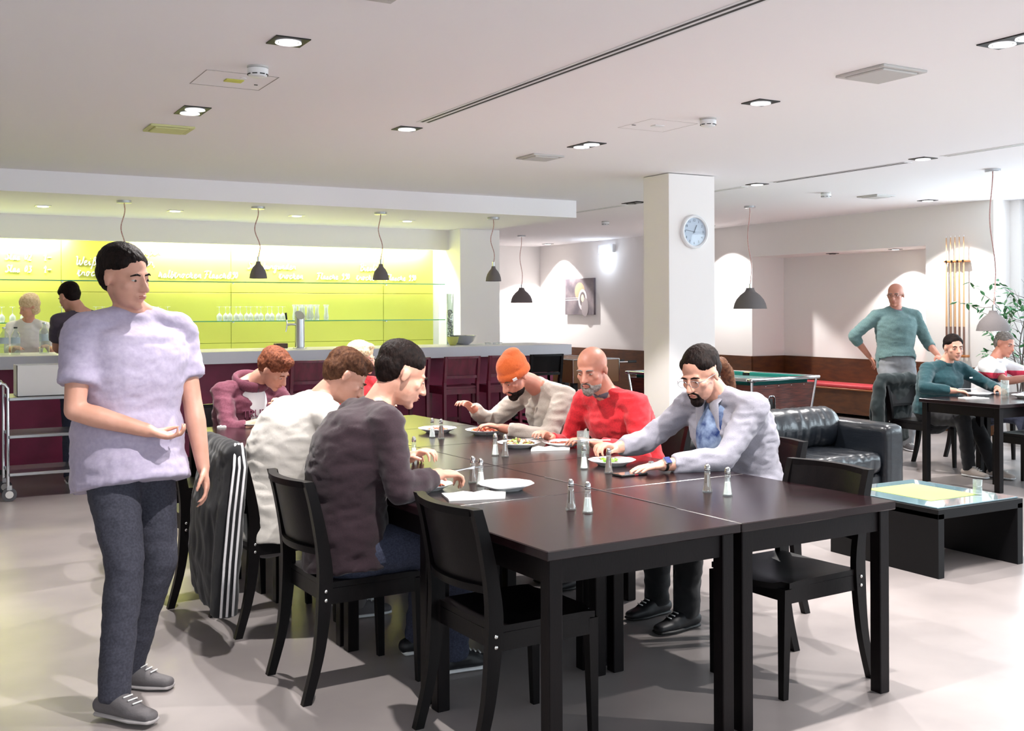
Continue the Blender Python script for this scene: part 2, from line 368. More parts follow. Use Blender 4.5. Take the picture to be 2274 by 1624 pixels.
# ------------------------------------------------------------------ ceiling fixtures
def spot(parent, x, y, z, power, ang=104, blend=.22, col=(1, .96, .92), name='spot_light'):
    l = bpy.data.lights.new(name, 'SPOT'); l.energy = power; l.spot_size = math.radians(ang); l.spot_blend = blend; l.shadow_soft_size = .025; l.color = col
    o = bpy.data.objects.new(name, l); COL.objects.link(o); o.location = (0, y, z); o.parent = parent; return o
def downlight(x, y, z=CZ, two=False, lit=1, power=30, s=.17, label='', col=(1, .96, .93), plate=None):
    t = thing('downlight', label, 'downlight', (x, y, z), 0, 'recessed ceiling downlights')
    n = .31 if two else s
    cs = (-.072, .072) if two else (0,)
    g = G(); g.box(-s/2, s/2, -n/2, n/2, -.006, .0, .001); g.build('frame', plate or m_black, t)
    for c in cs:
        r = s*.36
        G().lathe([(r, -.0065), (r*1.03, -.012), (r*.9, -.012), (r*.8, -.007)], (0, c, 0), 28).build('reflector_ring', m_refl if lit else m_black, t, True)
        G().lathe([(r*.72, -.0066), (r*.66, -.010), (0, -.012)], (0, c, 0), 24).build('lamp', m_lamp if lit else m_whiteg, t, True)
        if lit: spot(t, 0, c, -.04, power, col=col)
    return t
PM = 190
for a in ((1.6, 5.0, False, 'single square downlight nearest the top left of the photo, by a smoke detector'),
          (1.61, 7.02, True, 'twin square downlight between the round detector and the lime grille'),
          (3.1, 6.99, False, 'single downlight just beyond the end of the long black slot vent'),
          (4.645, 7.02, True, 'twin downlight left of the pillar, near a white grille'),
          (4.65, 5.06, False, 'single square downlight between the middle smoke detector and the right-hand grille'),
          (4.66, 3.3, True, 'downlight cut off by the right edge of the photo'),
          (7.64, 8.37, False, 'small downlight right of the pillar at the left end of a slot vent'),
          (7.615, 6.28, False, 'downlight between the two slot vents at far right'),
          (7.63, 10.49, True, 'dark downlight half hidden behind the left of the pillar')):
    downlight(a[0], a[1], CZ, a[2], lit=a[1] < 10, power=PM*(.6 if a[2] else 1), label=a[3])
for a in ((3.1, 3.05, 'above the near end of the long table'), (1.6, 3.0, 'above the front left chair'), (7.62, 4.2, 'beyond the coffee table'), (4.65, 1.2, 'far right of the viewer')):
    downlight(a[0], a[1], CZ, False, power=PM, label='downlight above the frame, '+a[2])
downlight(10.58, 8.66, CZ, power=110, label='bright downlight close above the cue rack')
downlight(10.72, 12.85, CZ, power=210, label='downlight washing the wall between pillar and niche')
downlight(10.84, 17.75, CZ, power=330, label='distant downlight above the corner with the picture')
downlight(11.55, 11.1, 2.31, lit=0, s=.13, label='unlit dark downlight in the niche ceiling', power=0)
downlight(11.52, 9.95, 2.31, s=.13, power=80, label='lit downlight in the niche ceiling above the standing man')
for i, (x, y) in enumerate(((1.23, 11.98), (2.54, 11.9), (3.89, 11.87), (5.3, 11.95))):
    downlight(x, y, 2.6, s=.15, power=16, label='small bright downlight in the bar soffit, %s from the left' % ('first', 'second', 'third', 'fourth')[i], plate=m_steel, col=(1, .96, .84))
def detector(x, y, lab):
    t = thing('smoke_detector', lab, 'smoke detector', (x, y, CZ), 0, 'smoke detectors')
    G().lathe([(0, 0), (.056, 0), (.056, -.008), (.05, -.011)], seg=28).build('base_ring', m_whiteg, t, True)
    G().lathe([(.05, -.011), (.055, -.014), (.055, -.034), (.047, -.052), (.04, -.056), (0, -.057)], seg=28).build('housing', m_white, t, True)
    for k in range(8):
        a = k*PI/4+.2; R = Matrix.Rotation(a, 3, 'Z'); g = G(); g.box(.0485, .0535, -.013, .013, -.047, -.042)
        for v in g.bm.verts: v.co = R @ v.co
        g.build('vent_slit', m_black, t)
detector(1.625, 5.6, 'smoke detector beside the access panel at upper left')
detector(4.73, 5.66, 'smoke detector at top centre right of the photo')
detector(8.874, 8.62, 'smoke detector right of the hanging lamp behind the pillar')
detector(8.86, 12.9, 'distant smoke detector left of the pillar')
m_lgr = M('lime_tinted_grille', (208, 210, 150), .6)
def grille(x, y, lab, m=m_whiteg, s=.3):
    t = thing('ceiling_speaker_grille', lab, 'ceiling grille', (x, y, CZ), 0, 'square ceiling grilles')
    g = G()
    for a in ((-s/2, s/2, -s/2, -s/2+.03), (-s/2, s/2, s/2-.03, s/2), (-s/2, -s/2+.03, -s/2+.03, s/2-.03), (s/2-.03, s/2, -s/2+.03, s/2-.03)): g.box(*a, -.014, 0, .003)
    g.build('frame', m, t); G().box(-s/2+.035, s/2-.035, -s/2+.035, s/2-.035, -.022, -.0, .006).build('cover', m, t)
grille(1.62, 7.78, 'lime tinted square ceiling grille near the bar soffit', m_lgr)
grille(4.66, 4.12, 'large white square ceiling grille at upper right', s=.34)
grille(4.654, 7.74, 'faint white ceiling grille above the pillar left side')
grille(9.64, 8.6, 'small distant ceiling grille above the niche')
grille(1.62, 4.0, 'ceiling grille cut off by the top edge of the photo')
t = thing('access_panel', 'square access hatch in the ceiling with a small lime plate', 'access panel', (1.605, 6.0, CZ))
g = G()
for a in ((-.2, .2, -.2, -.196), (-.2, .2, .196, .2), (-.2, -.196, -.196, .196), (.196, .2, -.196, .196)): g.box(*a, -.0015, 0)
g.build('joint', M('hatch_joint', (150, 146, 143), .8), t)
G().box(-.05, .05, -.035, .035, -.006, 0, .002).build('plate', M('lime_plate', (205, 205, 90), .5), t)
G().lathe([(.018, 0), (.018, -.004), (0, -.004)], (.03, -.08, 0)).build('knob', m_white, t); G().box(.13, .15, .05, .056, -.004, 0).build('latch', m_black, t)
t = thing('access_panel', 'pale access hatch in the ceiling left of the centre smoke detector', 'access panel', (4.6, 6.05, CZ))
g = G()
for a in ((-.2, .2, -.2, -.197), (-.2, .2, .197, .2), (-.2, -.197, -.197, .197), (.197, .2, -.197, .197)): g.box(*a, -.001, 0)
g.build('joint', M('hatch_joint', (190, 184, 182), .8), t); G().box(-.04, .04, -.03, .03, -.006, 0, .002).build('plate', m_white, t); G().box(-.18, -.15, .05, .058, -.003, 0).build('latch', m_black, t)
def slot(x, y0, y1, lab, dark=True):
    t = thing('slot_diffuser', lab, 'air vent', (x, y0, CZ), 0, 'linear slot vents')
    n = y1-y0; w = .05
    G().box(-w, w, 0, n, -.003, 0).build('frame', m_white, t)
    for s_ in (-.022, .022): G().box(s_-.009, s_+.009, .03, n-.03, -.0045, -.001).build('slit', m_black if dark else m_whiteg, t)
slot(3.1, 3.3, 6.72, 'long black double slot vent running across the ceiling')
slot(7.7, 10.8, 12.2, 'pale slot vent left of the pillar', False)
slot(7.68, 8.6, 10.2, 'pale slot vent right behind the pillar top', False)
slot(7.68, 6.49, 8.18, 'thin slot vent between two downlights right of the pillar', True)
slot(7.66, 4.5, 6.11, 'slot vent reaching the right edge of the photo', False)

# ------------------------------------------------------------------ pendant lamps
def pendant(x, y, zt, zb, r, h, lab, seed):
    t = thing('pendant_lamp', lab, 'pendant lamp', (x, y, zt), 0, 'grey concrete pendant lamps')
    G().lathe([(0, 0), (.07, 0), (.07, -.022), (.066, -.026), (0, -.026)], seg=28).build('canopy', m_steel, t, True)
    B = zb-zt; rn = r*.24
    prof = [(rn*.9, B+h), (rn, B+h), (rn*1.05, B+h*.93), (rn*1.35, B+h*.82), (r*.58, B+h*.66), (r*.8, B+h*.46), (r*.93, B+h*.25), (r, B+.0), (r*.97, B+.0), (r*.88, B+h*.25), (r*.74, B+h*.46), (r*.5, B+h*.66), (rn*.9, B+h*.82)]
    G().lathe(prof, seg=36).build('lamp_shade', m_shade, t, True)
    G().lathe([(.012, B+h), (.012, B+h+.05), (.006, B+h+.055), (0, B+h+.055)], seg=12).build('cord_grip', m_steel, t, True)
    rnd = random.Random(seed); ax, ph = rnd.uniform(.018, .03), rnd.uniform(0, 3)
    pts = []
    n = 28
    for k in range(n+1):
        u = k/n; pts.append(V((ax*math.sin(u*PI*2+ph)*math.sin(u*PI)*1.4, .3*ax*math.sin(u*5), -.026+(B+h+.05+.026)*u)))
    G().tube(pts, .0055, 6).build('cord', m_cord, t, True)
    G().ball((0, 0, B+h*.35), r*.3, sub=2).build('bulb', m_whiteg, t, True)
for x, lab, sd in ((1.87, 'grey pendant lamp over the bar, hanging behind the walking man', 3), (3.205, 'grey pendant lamp over the bar in front of the lime wall, above the beer tap', 5), (4.58, 'grey pendant lamp over the bar before the right part of the lime wall', 8), (6.0, 'grey pendant lamp before the column at the bar end', 11)):
    pendant(x, 11.05, 2.6, 1.85, .092, .177, lab, sd)
pendant(9.21, 15.95, CZ, 1.64, .19, .26, 'wide grey pendant lamp hanging farthest back near the picture', 13)
pendant(9.17, 10.18, CZ, 1.518, .206, .26, 'wide grey pendant lamp just right of the clock pillar', 17)
pendant(8.77, 6.45, CZ, 1.3, .15, .19, 'grey green pendant lamp above the far dining table by the plant', 23)

# ------------------------------------------------------------------ bar counter
t = thing('bar_counter', 'long bar counter with a thick pale worktop', 'bar counter', (0, 10.65, 0))
G().box(-2.9, 6.83, 0, .95, .985, 1.105, .004).build('worktop', m_corian, t)
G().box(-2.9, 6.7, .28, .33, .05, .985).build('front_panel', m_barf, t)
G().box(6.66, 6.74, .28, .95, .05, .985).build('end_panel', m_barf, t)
G().box(-2.9, 6.66, .33, .36, 0, .05).build('plinth', m_black, t)
t = thing('back_counter', 'low white back counter under the lime wall', 'counter', (0, 12.85, 0))
G().box(-2.9, 6.3, 0, .53, .86, .9, .003).build('worktop', m_corian, t)
for i in range(8): G().box(-2.9+i*1.15+.004, -1.75+i*1.15-.004, .02, .52, .1, .858, .002).build('cabinet_front', m_whiteg, t)
def shelf(z, lab):
    t = thing('glass_shelf', lab, 'shelf', (0, 13.17, z), 0, 'glass shelves')
    G().box(-2.4, 6.4, 0, .2, -.006, .006, .001).build('pane', m_sglass, t)
    G().box(-2.4, 6.4, -.003, 0, -.006, .006).build('edge', M('glass_edge', (70, 160, 110), .2), t)
    for x in (-.4, 1.57, 3.54, 5.59): G().box(x-.01, x+.01, .12, .225, -.02, -.006).build('bracket', m_steel, t)
shelf(1.868, 'upper empty glass shelf below the handwriting'); shelf(1.385, 'lower glass shelf carrying the drinking glasses')
# glasses upside down on the lower shelf
def wineglass_mesh(tall=False):
    g = G()
    if not tall:  # foot on top
        g.lathe([(.033, .172), (.033, .175), (.006, .17), (.004, .16), (.004, .1), (.012, .09), (.032, .07), (.036, .04), (.03, 0), (.0285, 0), (.034, .04), (.03, .068), (.01, .088), (0, .09)], seg=16)
    else:
        g.lathe([(0, .2), (.036, .2), (.037, .19), (.026, .16), (.024, .11), (.034, .045), (.03, 0), (.028, 0), (.032, .045), (.0225, .11), (.024, .16), (0, .185)], seg=16)
    return g
SZ = 1.385+.0065
ORD = ('first', 'second', 'third', 'fourth', 'fifth', 'sixth', 'seventh', 'eighth')
def row(xs_, name, lab, grp, tall=False, cat='glass'):
    me = None
    for i, (x, dy) in enumerate(xs_):
        if me is None:
            o = wineglass_mesh(tall).build(name, m_frost, None, 'all'); me = o.data
        else:
            o = bpy.data.objects.new(name, me); COL.objects.link(o)
        o.location = (x, 13.22+dy, SZ); tag(o, lab+(', %s of the %s from the left' % (ORD[i], grp) if len(xs_) > 1 else ''), cat, grp)
row([(.93, 0), (1.04, 0), (1.15, .0), (1.56, .05)], 'wine_glass', 'stemmed glass', 'wine glasses at the left end')
row([(1.92, 0), (2.0, .05), (2.1, 0), (2.19, .05), (2.28, 0)], 'wine_glass', 'stemmed glass', 'wine glasses behind the walking man')
row([(2.43, 0), (2.52, 0), (2.62, 0), (2.73, 0)], 'wine_glass', 'stemmed glass', 'loose row of four wine glasses')
row([(3.36+.065*i, .0 if i % 2 else .05) for i in range(8)], 'wine_glass', 'stemmed glass', 'dense wine glasses left of the tap')
row([(3.88+.07*i, .0 if i % 2 else .05) for i in range(5)], 'wine_glass', 'stemmed glass left of the tap', 'wide wine glasses')
row([(4.32+.055*i, .0 if i % 2 else .05) for i in range(6)]+[(4.72, 0)], 'beer_glass', 'tall beer glass', 'tall glasses behind the tap', True)
# beer tap
t = thing('beer_tap', 'cylindrical steel beer tap column with slanted top on the bar', 'beer tap', (3.7, 11.2, 1.105))
g = G(); n = 32; R = .052
A = [g.bm.verts.new((R*math.cos(2*PI*k/n), R*math.sin(2*PI*k/n), 0)) for k in range(n)]
B = [g.bm.verts.new((R*math.cos(2*PI*k/n), R*math.sin(2*PI*k/n), .36+R*math.sin(2*PI*k/n)*.9)) for k in range(n)]
for k in range(n): g.bm.faces.new((A[k], A[(k+1) % n], B[(k+1) % n], B[k]))
g.bm.faces.new(B); g.bm.faces.new(A[::-1])
g.build('column', m_steel, t, True)
G().lathe([(.075, 0), (.075, .008), (.055, .014), (.052, .014)], seg=32).build('base_flange', m_chrome, t, True)
G().tube([(-.05, -.01, .26), (-.1, -.02, .262), (-.15, -.03, .258)], [.014, .012, .016]).build('spigot', m_chrome, t, True)
G().tube([(-.15, -.03, .258), (-.155, -.03, .22), (-.165, -.03, .18)], [.011, .009, .007]).build('spout', m_chrome, t, True)
G().tube([(-.15, -.03, .258), (-.155, -.03, .31)], .007).build('lever', m_chrome, t, True)
G().tube([(-.155, -.03, .31), (-.165, -.03, .385)], [.009, .012]).build('handle', m_black, t, True)
o = G().box(3.47, 3.6, 11.3, 11.4, 1.1055, 1.16, .004).build('napkin_holder', M('dark_box', (86, 62, 50), .5)); tag(o, 'small dark box on the bar left of the beer tap', 'box')
# stone filled vase, bowls, ashtrays
t = thing('stone_vase', 'tall clear cylinder vase filled with grey pebbles at the bar end', 'vase', (5.53, 11.25, 1.105))
G().lathe([(0, 0), (.042, 0), (.042, .6), (.038, .6), (.038, .012), (0, .012)], seg=28).build('glass_cylinder', m_glass, t, 'all')
g = G(); rnd = random.Random(4)
for k in range(170):
    a, r = rnd.uniform(0, 2*PI), .029*math.sqrt(rnd.random()); g.ball((r*math.cos(a), r*math.sin(a), .02+k*.0023), (rnd.uniform(.007, .011), rnd.uniform(.006, .01), rnd.uniform(.005, .008)), Matrix.Rotation(a, 3, 'X'), 1)
tag(g.build('pebbles', M('pebble_grey', (150, 150, 155), .6, var=((70, 74, 84), 60)), t, True), kind='stuff')
def bowl(x, y, r, h, lab, m):
    o = G().lathe([(0, 0), (r*.45, 0), (r*.8, h*.35), (r, h*.93), (r*1.04, h), (r*.98, h*.97), (r*.76, h*.38), (0, .01)], (0, 0, 0), 36).build('bowl', m, None, True)
    o.location = (x, y, 1.1055); tag(o, lab, 'bowl')
bowl(5.72, 11.3, .155, .11, 'large shiny steel bowl on the bar end', m_chrome); bowl(5.5, 11.12, .07, .1, 'small lime tinted bowl left of the steel bowl', M('lime_bowl', (196, 200, 120), .3, metal=.5))
for i, (x, y) in enumerate(((6.0, 11.2), (6.08, 11.15), (6.16, 11.2))):
    o = G().lathe([(0, 0), (.03, 0), (.038, .025), (.034, .025), (.027, .006), (0, .006)], seg=18).build('tealight_glass', m_frost, None, True); o.location = (x, y, 1.1055)
    tag(o, 'tiny clear tealight glass right of the steel bowl, %s of three' % ORD[i], 'glass', 'tealight glasses on the bar')
m_blab = M('label_blue', (190, 206, 216), .6)
def bottle(x, y, h, lab, capm):
    t = thing('water_bottle', lab, 'bottle', (x, y, 1.1055))
    r = h*.155
    G().lathe([(0, 0), (r, 0), (r, h*.66), (r*.9, h*.74), (r*.38, h*.86), (r*.36, h*.95), (r*.3, h*.95), (0, h*.945)], seg=20).build('body', m_glass, t, 'all')
    G().lathe([(r*1.01, h*.4), (r*1.015, h*.4), (r*1.015, h*.62), (r*1.01, h*.62)], seg=20).build('label', m_blab, t, True)
    G().lathe([(r*.42, h*.95), (r*.42, h*1.0), (0, h*1.0)], seg=14).build('cap', capm, t, True)
bottle(.8, 11.1, .26, 'clear glass water bottle at the left edge of the bar', m_steel)
bottle(.9, 11.12, .26, 'clear glass water bottle with dark cap on the bar, second from left', m_black)
bottle(1.17, 11.3, .3, 'tall clear bottle on the bar between the woman and the man with his back turned', m_steel)

# ------------------------------------------------------------------ chairs
def chair_parts(t, m, seat=.455, top=.85, w=.44, stool=False):
    """faces +X; rear posts curve back at head and foot"""
    def post(y):
        if stool: pr = [(-.235, 0, .036), (-.205, .3, .038), (-.195, seat, .044), (-.205, top-.25, .042), (-.24, top, .036)]
        else: pr = [(-.285, 0, .034), (-.232, .2, .042), (-.208, .44, .056), (-.215, .58, .05), (-.245, .74, .042), (-.275, top, .036)]
        # resample smoothly
        P_ = []
        for k in range(25):
            u = k/24*(len(pr)-1); i = min(int(u), len(pr)-2); f = u-i
            p0, p1, p2, p3 = pr[max(i-1, 0)], pr[i], pr[i+1], pr[min(i+2, len(pr)-1)]
            cr_ = [0.5*((2*p1[j])+(-p0[j]+p2[j])*f+(2*p0[j]-5*p1[j]+4*p2[j]-p3[j])*f*f+(-p0[j]+3*p1[j]-3*p2[j]+p3[j])*f**3) for j in range(3)]
            P_.append(cr_)
        poly = [(p[0]-p[2]/2, p[1]) for p in P_]+[(p[0]+p[2]/2, p[1]) for p in P_[::-1]]
        g = G(); g.prism(poly, 1, y-.015, y+.015); return g
    for y in (-w/2+.015, w/2-.015): post(y).build('rear_post', m, t)
    for y in (-w/2+.03, w/2-.03):
        g = G(); sg = 1 if y > 0 else -1
        g.tube([(.205, y+sg*.0, 0), (.195, y, seat-.03)], [(.019, .019), (.028, .028)], seg=4, side=(1, 1, 0)); g.build('leg', m, t)
    # scooped seat
    g = G(); n = 10; T = []; B_ = []
    for i in range(n+1):
        for j in range(n+1):
            u, v = i/n, j/n; x = -.2+.44*u; hw = w/2-.004-(.03 if u > .95 else 0)-(.006*(1-u)); y = (v-.5)*2*hw
            z = seat-.022*math.sin(PI*v)**1.2*math.sin(PI*min(1, u*.9+.05))-(.012*max(0, u-.85)/.15)
            if abs(u-1) < .01: x -= .05*abs(2*v-1)**4
            T.append(g.bm.verts.new((x, y, z))); B_.append(g.bm.verts.new((x, y, z-.022)))
    N = n+1
    for i in range(n):
        for j in range(n):
            a = i*N+j; g.bm.faces.new((T[a], T[a+1], T[a+N+1], T[a+N])); g.bm.faces.new((B_[a], B_[a+N], B_[a+N+1], B_[a+1]))
    for i in range(n):
        for (a, b) in ((i, i+1), ((i+n*N), (i+1+n*N))): g.bm.faces.new((T[a], B_[a], B_[b], T[b]))
        for (a, b) in ((i*N, (i+1)*N), (i*N+n, (i+1)*N+n)): g.bm.faces.new((T[a], T[b], B_[b], B_[a]))
    g.build('seat', m, t, True)
    g = G()
    for y in (-w/2+.022, w/2-.022): g.box(-.19, .18, y-.011, y+.011, seat-.085, seat-.024)
    g.box(.165, .187, -w/2+.03, w/2-.03, seat-.085, seat-.026); g.box(-.2, -.178, -w/2+.03, w/2-.03, seat-.085, seat-.026)
    g.build('seat_frame', m, t)
    # curved back: panel, crescent top rail and lower rail
    def arc(x0, z0, x1, z1, th, bow, name):
        g = G(); n = 12; R4 = []
        for k in range(n+1):
            v = k/n*2-1; y = v*(w/2-.028); b = -bow*(1-v*v)
            R4.append([g.bm.verts.new((x0+b, y, z0)), g.bm.verts.new((x0+b+th, y, z0)), g.bm.verts.new((x1+b+th, y, z1)), g.bm.verts.new((x1+b, y, z1))])
        for a, b in zip(R4[:-1], R4[1:]):
            for q in range(4): g.bm.faces.new((a[q], a[(q+1) % 4], b[(q+1) % 4], b[q]))
        g.bm.faces.new(R4[0]); g.bm.faces.new(R4[-1][::-1]); return g.build(name, m, t, True)
    if stool: arc(-.212, top-.2, -.244, top-.02, .012, .02, 'back_panel'); arc(-.262, top-.022, -.262, top, .04, .022, 'top_rail'); arc(-.225, top-.235, -.225, top-.205, .03, .02, 'lower_rail')
    else: arc(-.222, .585, -.272, .83, .013, .04, 'back_panel'); arc(-.293, .826, -.293, .85, .036, .042, 'top_rail'); arc(-.236, .565, -.238, .59, .034, .04, 'lower_rail')
    if stool:
        g = G()
        for y in (-w/2+.03, w/2-.03): g.box(-.2, .19, y-.01, y+.01, .25, .28)
        g.box(.185, .205, -w/2+.03, w/2-.03, .3, .33); g.build('footrest', m, t)
    else:
        for y, s_ in ((-w/2-.001, -1), (w/2+.001, 1)):
            for z in (.425, .39): G().ball((-.208, y, z), (.0075, .004, .0075), sub=2).build('bolt', m_bolt, t, True)
    return t
CH = thing('dining_chair', 'empty black wooden chair in the left foreground, back to the viewer', 'chair', (1.89, 3.33, 0), math.radians(2), 'black chairs at the long table')
chair_parts(CH, m_chair)
for x, y, rz, lab in ((1.60, 4.16, 2, 'black wooden chair under the man in the dark sweater'),
                      (1.60, 5.12, 2, 'black wooden chair with a striped jacket over its back'),
                      (1.43, 5.80, 4, 'black wooden chair left of the striped jacket, legs seen past the walking man'),
                      (1.50, 6.70, 0, 'black chair on the left side nearest the far end of the long table'),
                      (3.13, 3.28, 183, 'empty black wooden chair with lime reflection on its back, right end of the table'),
                      (3.58, 4.10, 182, 'black wooden chair under the man in the grey blazer'),
                      (3.55, 4.95, 182, 'black wooden chair under the bald man in red'),
                      (3.50, 5.80, 182, 'black wooden chair under the man in the orange beanie'),
                      (2.0, 7.35, -88, 'black wooden chair at the far end under the auburn haired man'),
                      (2.85, 7.5, -88, 'black wooden chair at the far end under the blond person'),
                      (8.45, 6.98, -90, 'black chair with a dark jacket over it at the far right table'),
                      (9.42, 7.05, -90, 'black chair under the man in the striped polo'),
                      (8.3, 5.75, 90, 'black chair on the near side of the far right table'),
                      (8.95, 5.5, 90, 'black chair on the near side of the far table by the photo edge')):
    dup(CH, (x, y, 0), math.radians(rz), lab)
ST = thing('bar_stool', 'light-leak tinted bar stool with back, behind the auburn haired man', 'bar stool', (3.48, 10.42, 0), math.radians(90), 'bar stools along the counter')
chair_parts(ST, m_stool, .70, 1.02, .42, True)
for i, (x, lab) in enumerate(((4.02, 'light-leak tinted bar stool behind the white shirted man'), (4.56, 'light-leak tinted bar stool behind the man in the dark sweater'), (5.15, 'fully visible light-leak tinted bar stool between dark sweater and orange beanie'), (5.68, 'light-leak tinted bar stool left of the orange beanie'), (2.0, 'bar stool left, behind the walking man'))):
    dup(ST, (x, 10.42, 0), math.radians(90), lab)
ST2 = thing('bar_stool', 'black bar stool between the orange beanie and the bald man', 'bar stool', (6.2, 10.42, 0), math.radians(90), 'bar stools along the counter')
chair_parts(ST2, m_chair, .70, 1.02, .42, True)

# ------------------------------------------------------------------ tables
def table(name, lab, w, d, h, loc, rz, grp):
    t = thing(name, lab, 'table', loc, rz, grp)
    G().box(0, w, 0, d, h-.032, h, .003).build('tabletop', m_wood, t)
    g = G(); i = .03
    g.box(i, w-i, i, i+.022, h-.115, h-.032); g.box(i, w-i, d-i-.022, d-i, h-.115, h-.032); g.box(i, i+.022, i, d-i, h-.115, h-.032); g.box(w-i-.022, w-i, i, d-i, h-.115, h-.032)
    g.build('apron', m_woodx, t)
    for x in (.018, w-.018-.052):
        for y in (.018, d-.018-.052): G().box(x, x+.052, y, y+.052, 0, h-.032, .003).build('leg', m_woodx, t)
    return t
TR = math.radians(2.3); TO = V((1.735, 2.85, 0)); TU = V((math.cos(TR), math.sin(TR), 0)); TV = V((-math.sin(TR), math.cos(TR), 0))
CW, CD = .822, .842
TL = ['nearest corner table with two shakers at its left', 'right front table with two shakers at the right', 'second row left table with the empty white plate', 'second row right table under the blazer sleeve and phone', 'third row left table before the white shirted man', 'third row right table with the salad plate', 'fourth row left table', 'fourth row right table with the plate of red meat', 'far end left table by the auburn haired man', 'far end right table by the blond person']
for j in range(5):
    for i in range(2):
        o = TO+TU*(i*CW)+TV*(j*CD)
        if i == j == 0: T0 = table('square_table', 'dark square table: '+TL[0], CW-.004, CD-.004, .75, o, TR, 'square tables pushed together')
        else: dup(T0, o, TR, 'dark square table: '+TL[j*2+i])
o = G().box(-.003, .003, 0, .9, .7505, .752).build('table_joint_strip', m_steel, None); o.location = TO+TU*(CW-.002)+TV*(.35); o.rotation_euler = (0, 0, TR); tag(o, 'thin metal strip in the joint between the front tables', 'metal strip')
F0 = table('square_table', 'dark square table at far right below the hanging lamp', .8, .8, .725, (7.72, 5.62, 0), 0, 'tables at far right'); dup(F0, (8.525, 5.62, 0), 0, 'dark square table at far right reaching the photo edge')

# ------------------------------------------------------------------ tableware
def sh_mesh(fill):
    t = thing('shaker', '', 'shaker')
    oct_ = lambda u: 1+.03*math.cos(u*2*PI*8)
    G().lathe([(0, 0), (.019, 0), (.0205, .006), (.0175, .012), (.0145, .04), (.0115, .07), (.0105, .09), (0, .09)], seg=32, mod=oct_).build('glass_body', m_glass, t, 'all')
    fz = .055 if fill else .075
    G().lathe([(0, .004), (.0165, .006), (.0135, .03), (.0105, fz), (0, fz+.002)], seg=16).build('salt_filling' if fill else 'pepper_filling', m_salt if fill else m_pepper, t, True)
    G().lathe([(.0118, .088), (.0122, .093), (.0112, .094), (.0122, .097), (.0112, .1), (.0102, .108), (.006, .1145), (.002, .1165), (0, .117)], seg=20).build('metal_cap', m_pepcol, t, True)
    return t
SS, SP = sh_mesh(True), sh_mesh(False)
def first(o, st={}):
    return o
used = set()
for kind, x, y, lab in (('p', 2.18, 3.41, 'pepper shaker nearest the viewer, left of its pair'), ('s', 2.20, 3.325, 'salt shaker nearest the viewer, right of its pair'),
                        ('p', 2.877, 3.455, 'pepper shaker on the right front table, left of its pair'), ('s', 2.89, 3.345, 'salt shaker on the right front table, right of its pair'),
                        ('s', 2.794, 4.253, 'salt shaker before the tall glass, left of the greens plate'), ('p', 2.822, 4.089, 'pepper shaker before the greens plate by the phone'),
                        ('p', 2.156, 4.167, 'pepper shaker touching the empty white plate'), ('s', 2.152, 4.085, 'salt shaker right beside the empty white plate rim'),
                        ('s', 2.66, 4.886, 'salt shaker before the salad plate'), ('p', 2.682, 4.82, 'pepper shaker before the salad plate, right of its pair'),
                        ('s', 2.241, 4.98, 'single shaker by the dark sweater man\'s hands'), ('s', 2.719, 5.776, 'far salt shaker before the distant food plate'), ('p', 2.741, 5.70, 'far pepper shaker before the distant food plate')):
    src = SS if kind == 's' else SP
    if kind in used: dup(src, (x, y, .7505), random.Random(x).uniform(0, 3), lab)
    else: src.location = (x, y, .7505); src['label'] = lab; used.add(kind)
for s_ in (SS, SP): s_['group'] = 'salt and pepper shakers'
for o in bpy.data.objects:
    if o.name.startswith('shaker'): o['group'] = 'salt and pepper shakers'
def plate(x, y, z, r, lab, mesh=[None]):
    if mesh[0] is None:
        md = lambda u: 1+.018*math.cos(u*2*PI*10)
        o = G().lathe([(0, .004), (.5, .004), (.52, 0), (.58, 0), (.62, .06), (.8, .16), (1.0, .26), (.99, .275), (.78, .19), (.6, .1), (.5, .075), (0, .07)], seg=60, mod=md).build('plate', m_china, None, 'all'); mesh[0] = o.data
    else: o = bpy.data.objects.new('plate', mesh[0]); COL.objects.link(o)
    o.location = (x, y, z); o.scale = (r, r, r*.9); return tag(o, lab, 'plate', 'white plates')
def food(x, y, z, r, n, cols, size, lab, name, seed=1, h=.02):
    t = thing(name, lab, 'food', (x, y, z)); rnd = random.Random(seed)
    for ci, (nm, c) in enumerate(cols):
        g = G(); m = M(nm, c, .4, bump=(60, .3), coat=.2)
        for k in range(n):
            a, rr = rnd.uniform(0, 2*PI), r*math.sqrt(rnd.random()); s = size*rnd.uniform(.6, 1.2)
            g.ball((rr*math.cos(a), rr*math.sin(a), s*.3+h*(1-(rr/r)**2)*rnd.uniform(.3, 1)), (s, s*rnd.uniform(.5, .9), s*rnd.uniform(.4, .7)), Matrix.Rotation(rnd.uniform(0, 3), 3, 'Z') @ Matrix.Rotation(rnd.uniform(-.6, .6), 3, 'X'), 1)
        tag(g.build(nm, m, t, True), kind='stuff')
TZ = .7505
plate(2.19, 3.93, TZ, .118, 'empty white plate in the centre of the second row')
plate(1.91, 4.10, TZ, .105, 'white plate of stew in front of the man in the dark sweater'); food(1.915, 4.10, TZ+.011, .06, 40, (('red_stew', (190, 70, 30)), ('dark_meat', (96, 36, 22)), ('rice', (226, 170, 120))), .011, 'stew with dark meat on the plate before the dark sweater', 'stew', 2)
plate(2.935, 5.12, TZ, .12, 'white plate of green salad before the orange beanie man'); food(2.935, 5.12, TZ+.011, .08, 40, (('salad_leaf', (150, 172, 70)), ('pale_leaf', (214, 216, 170)), ('brown_crouton', (130, 86, 56))), .014, 'green salad heap with brown pieces', 'salad', 3, .03)
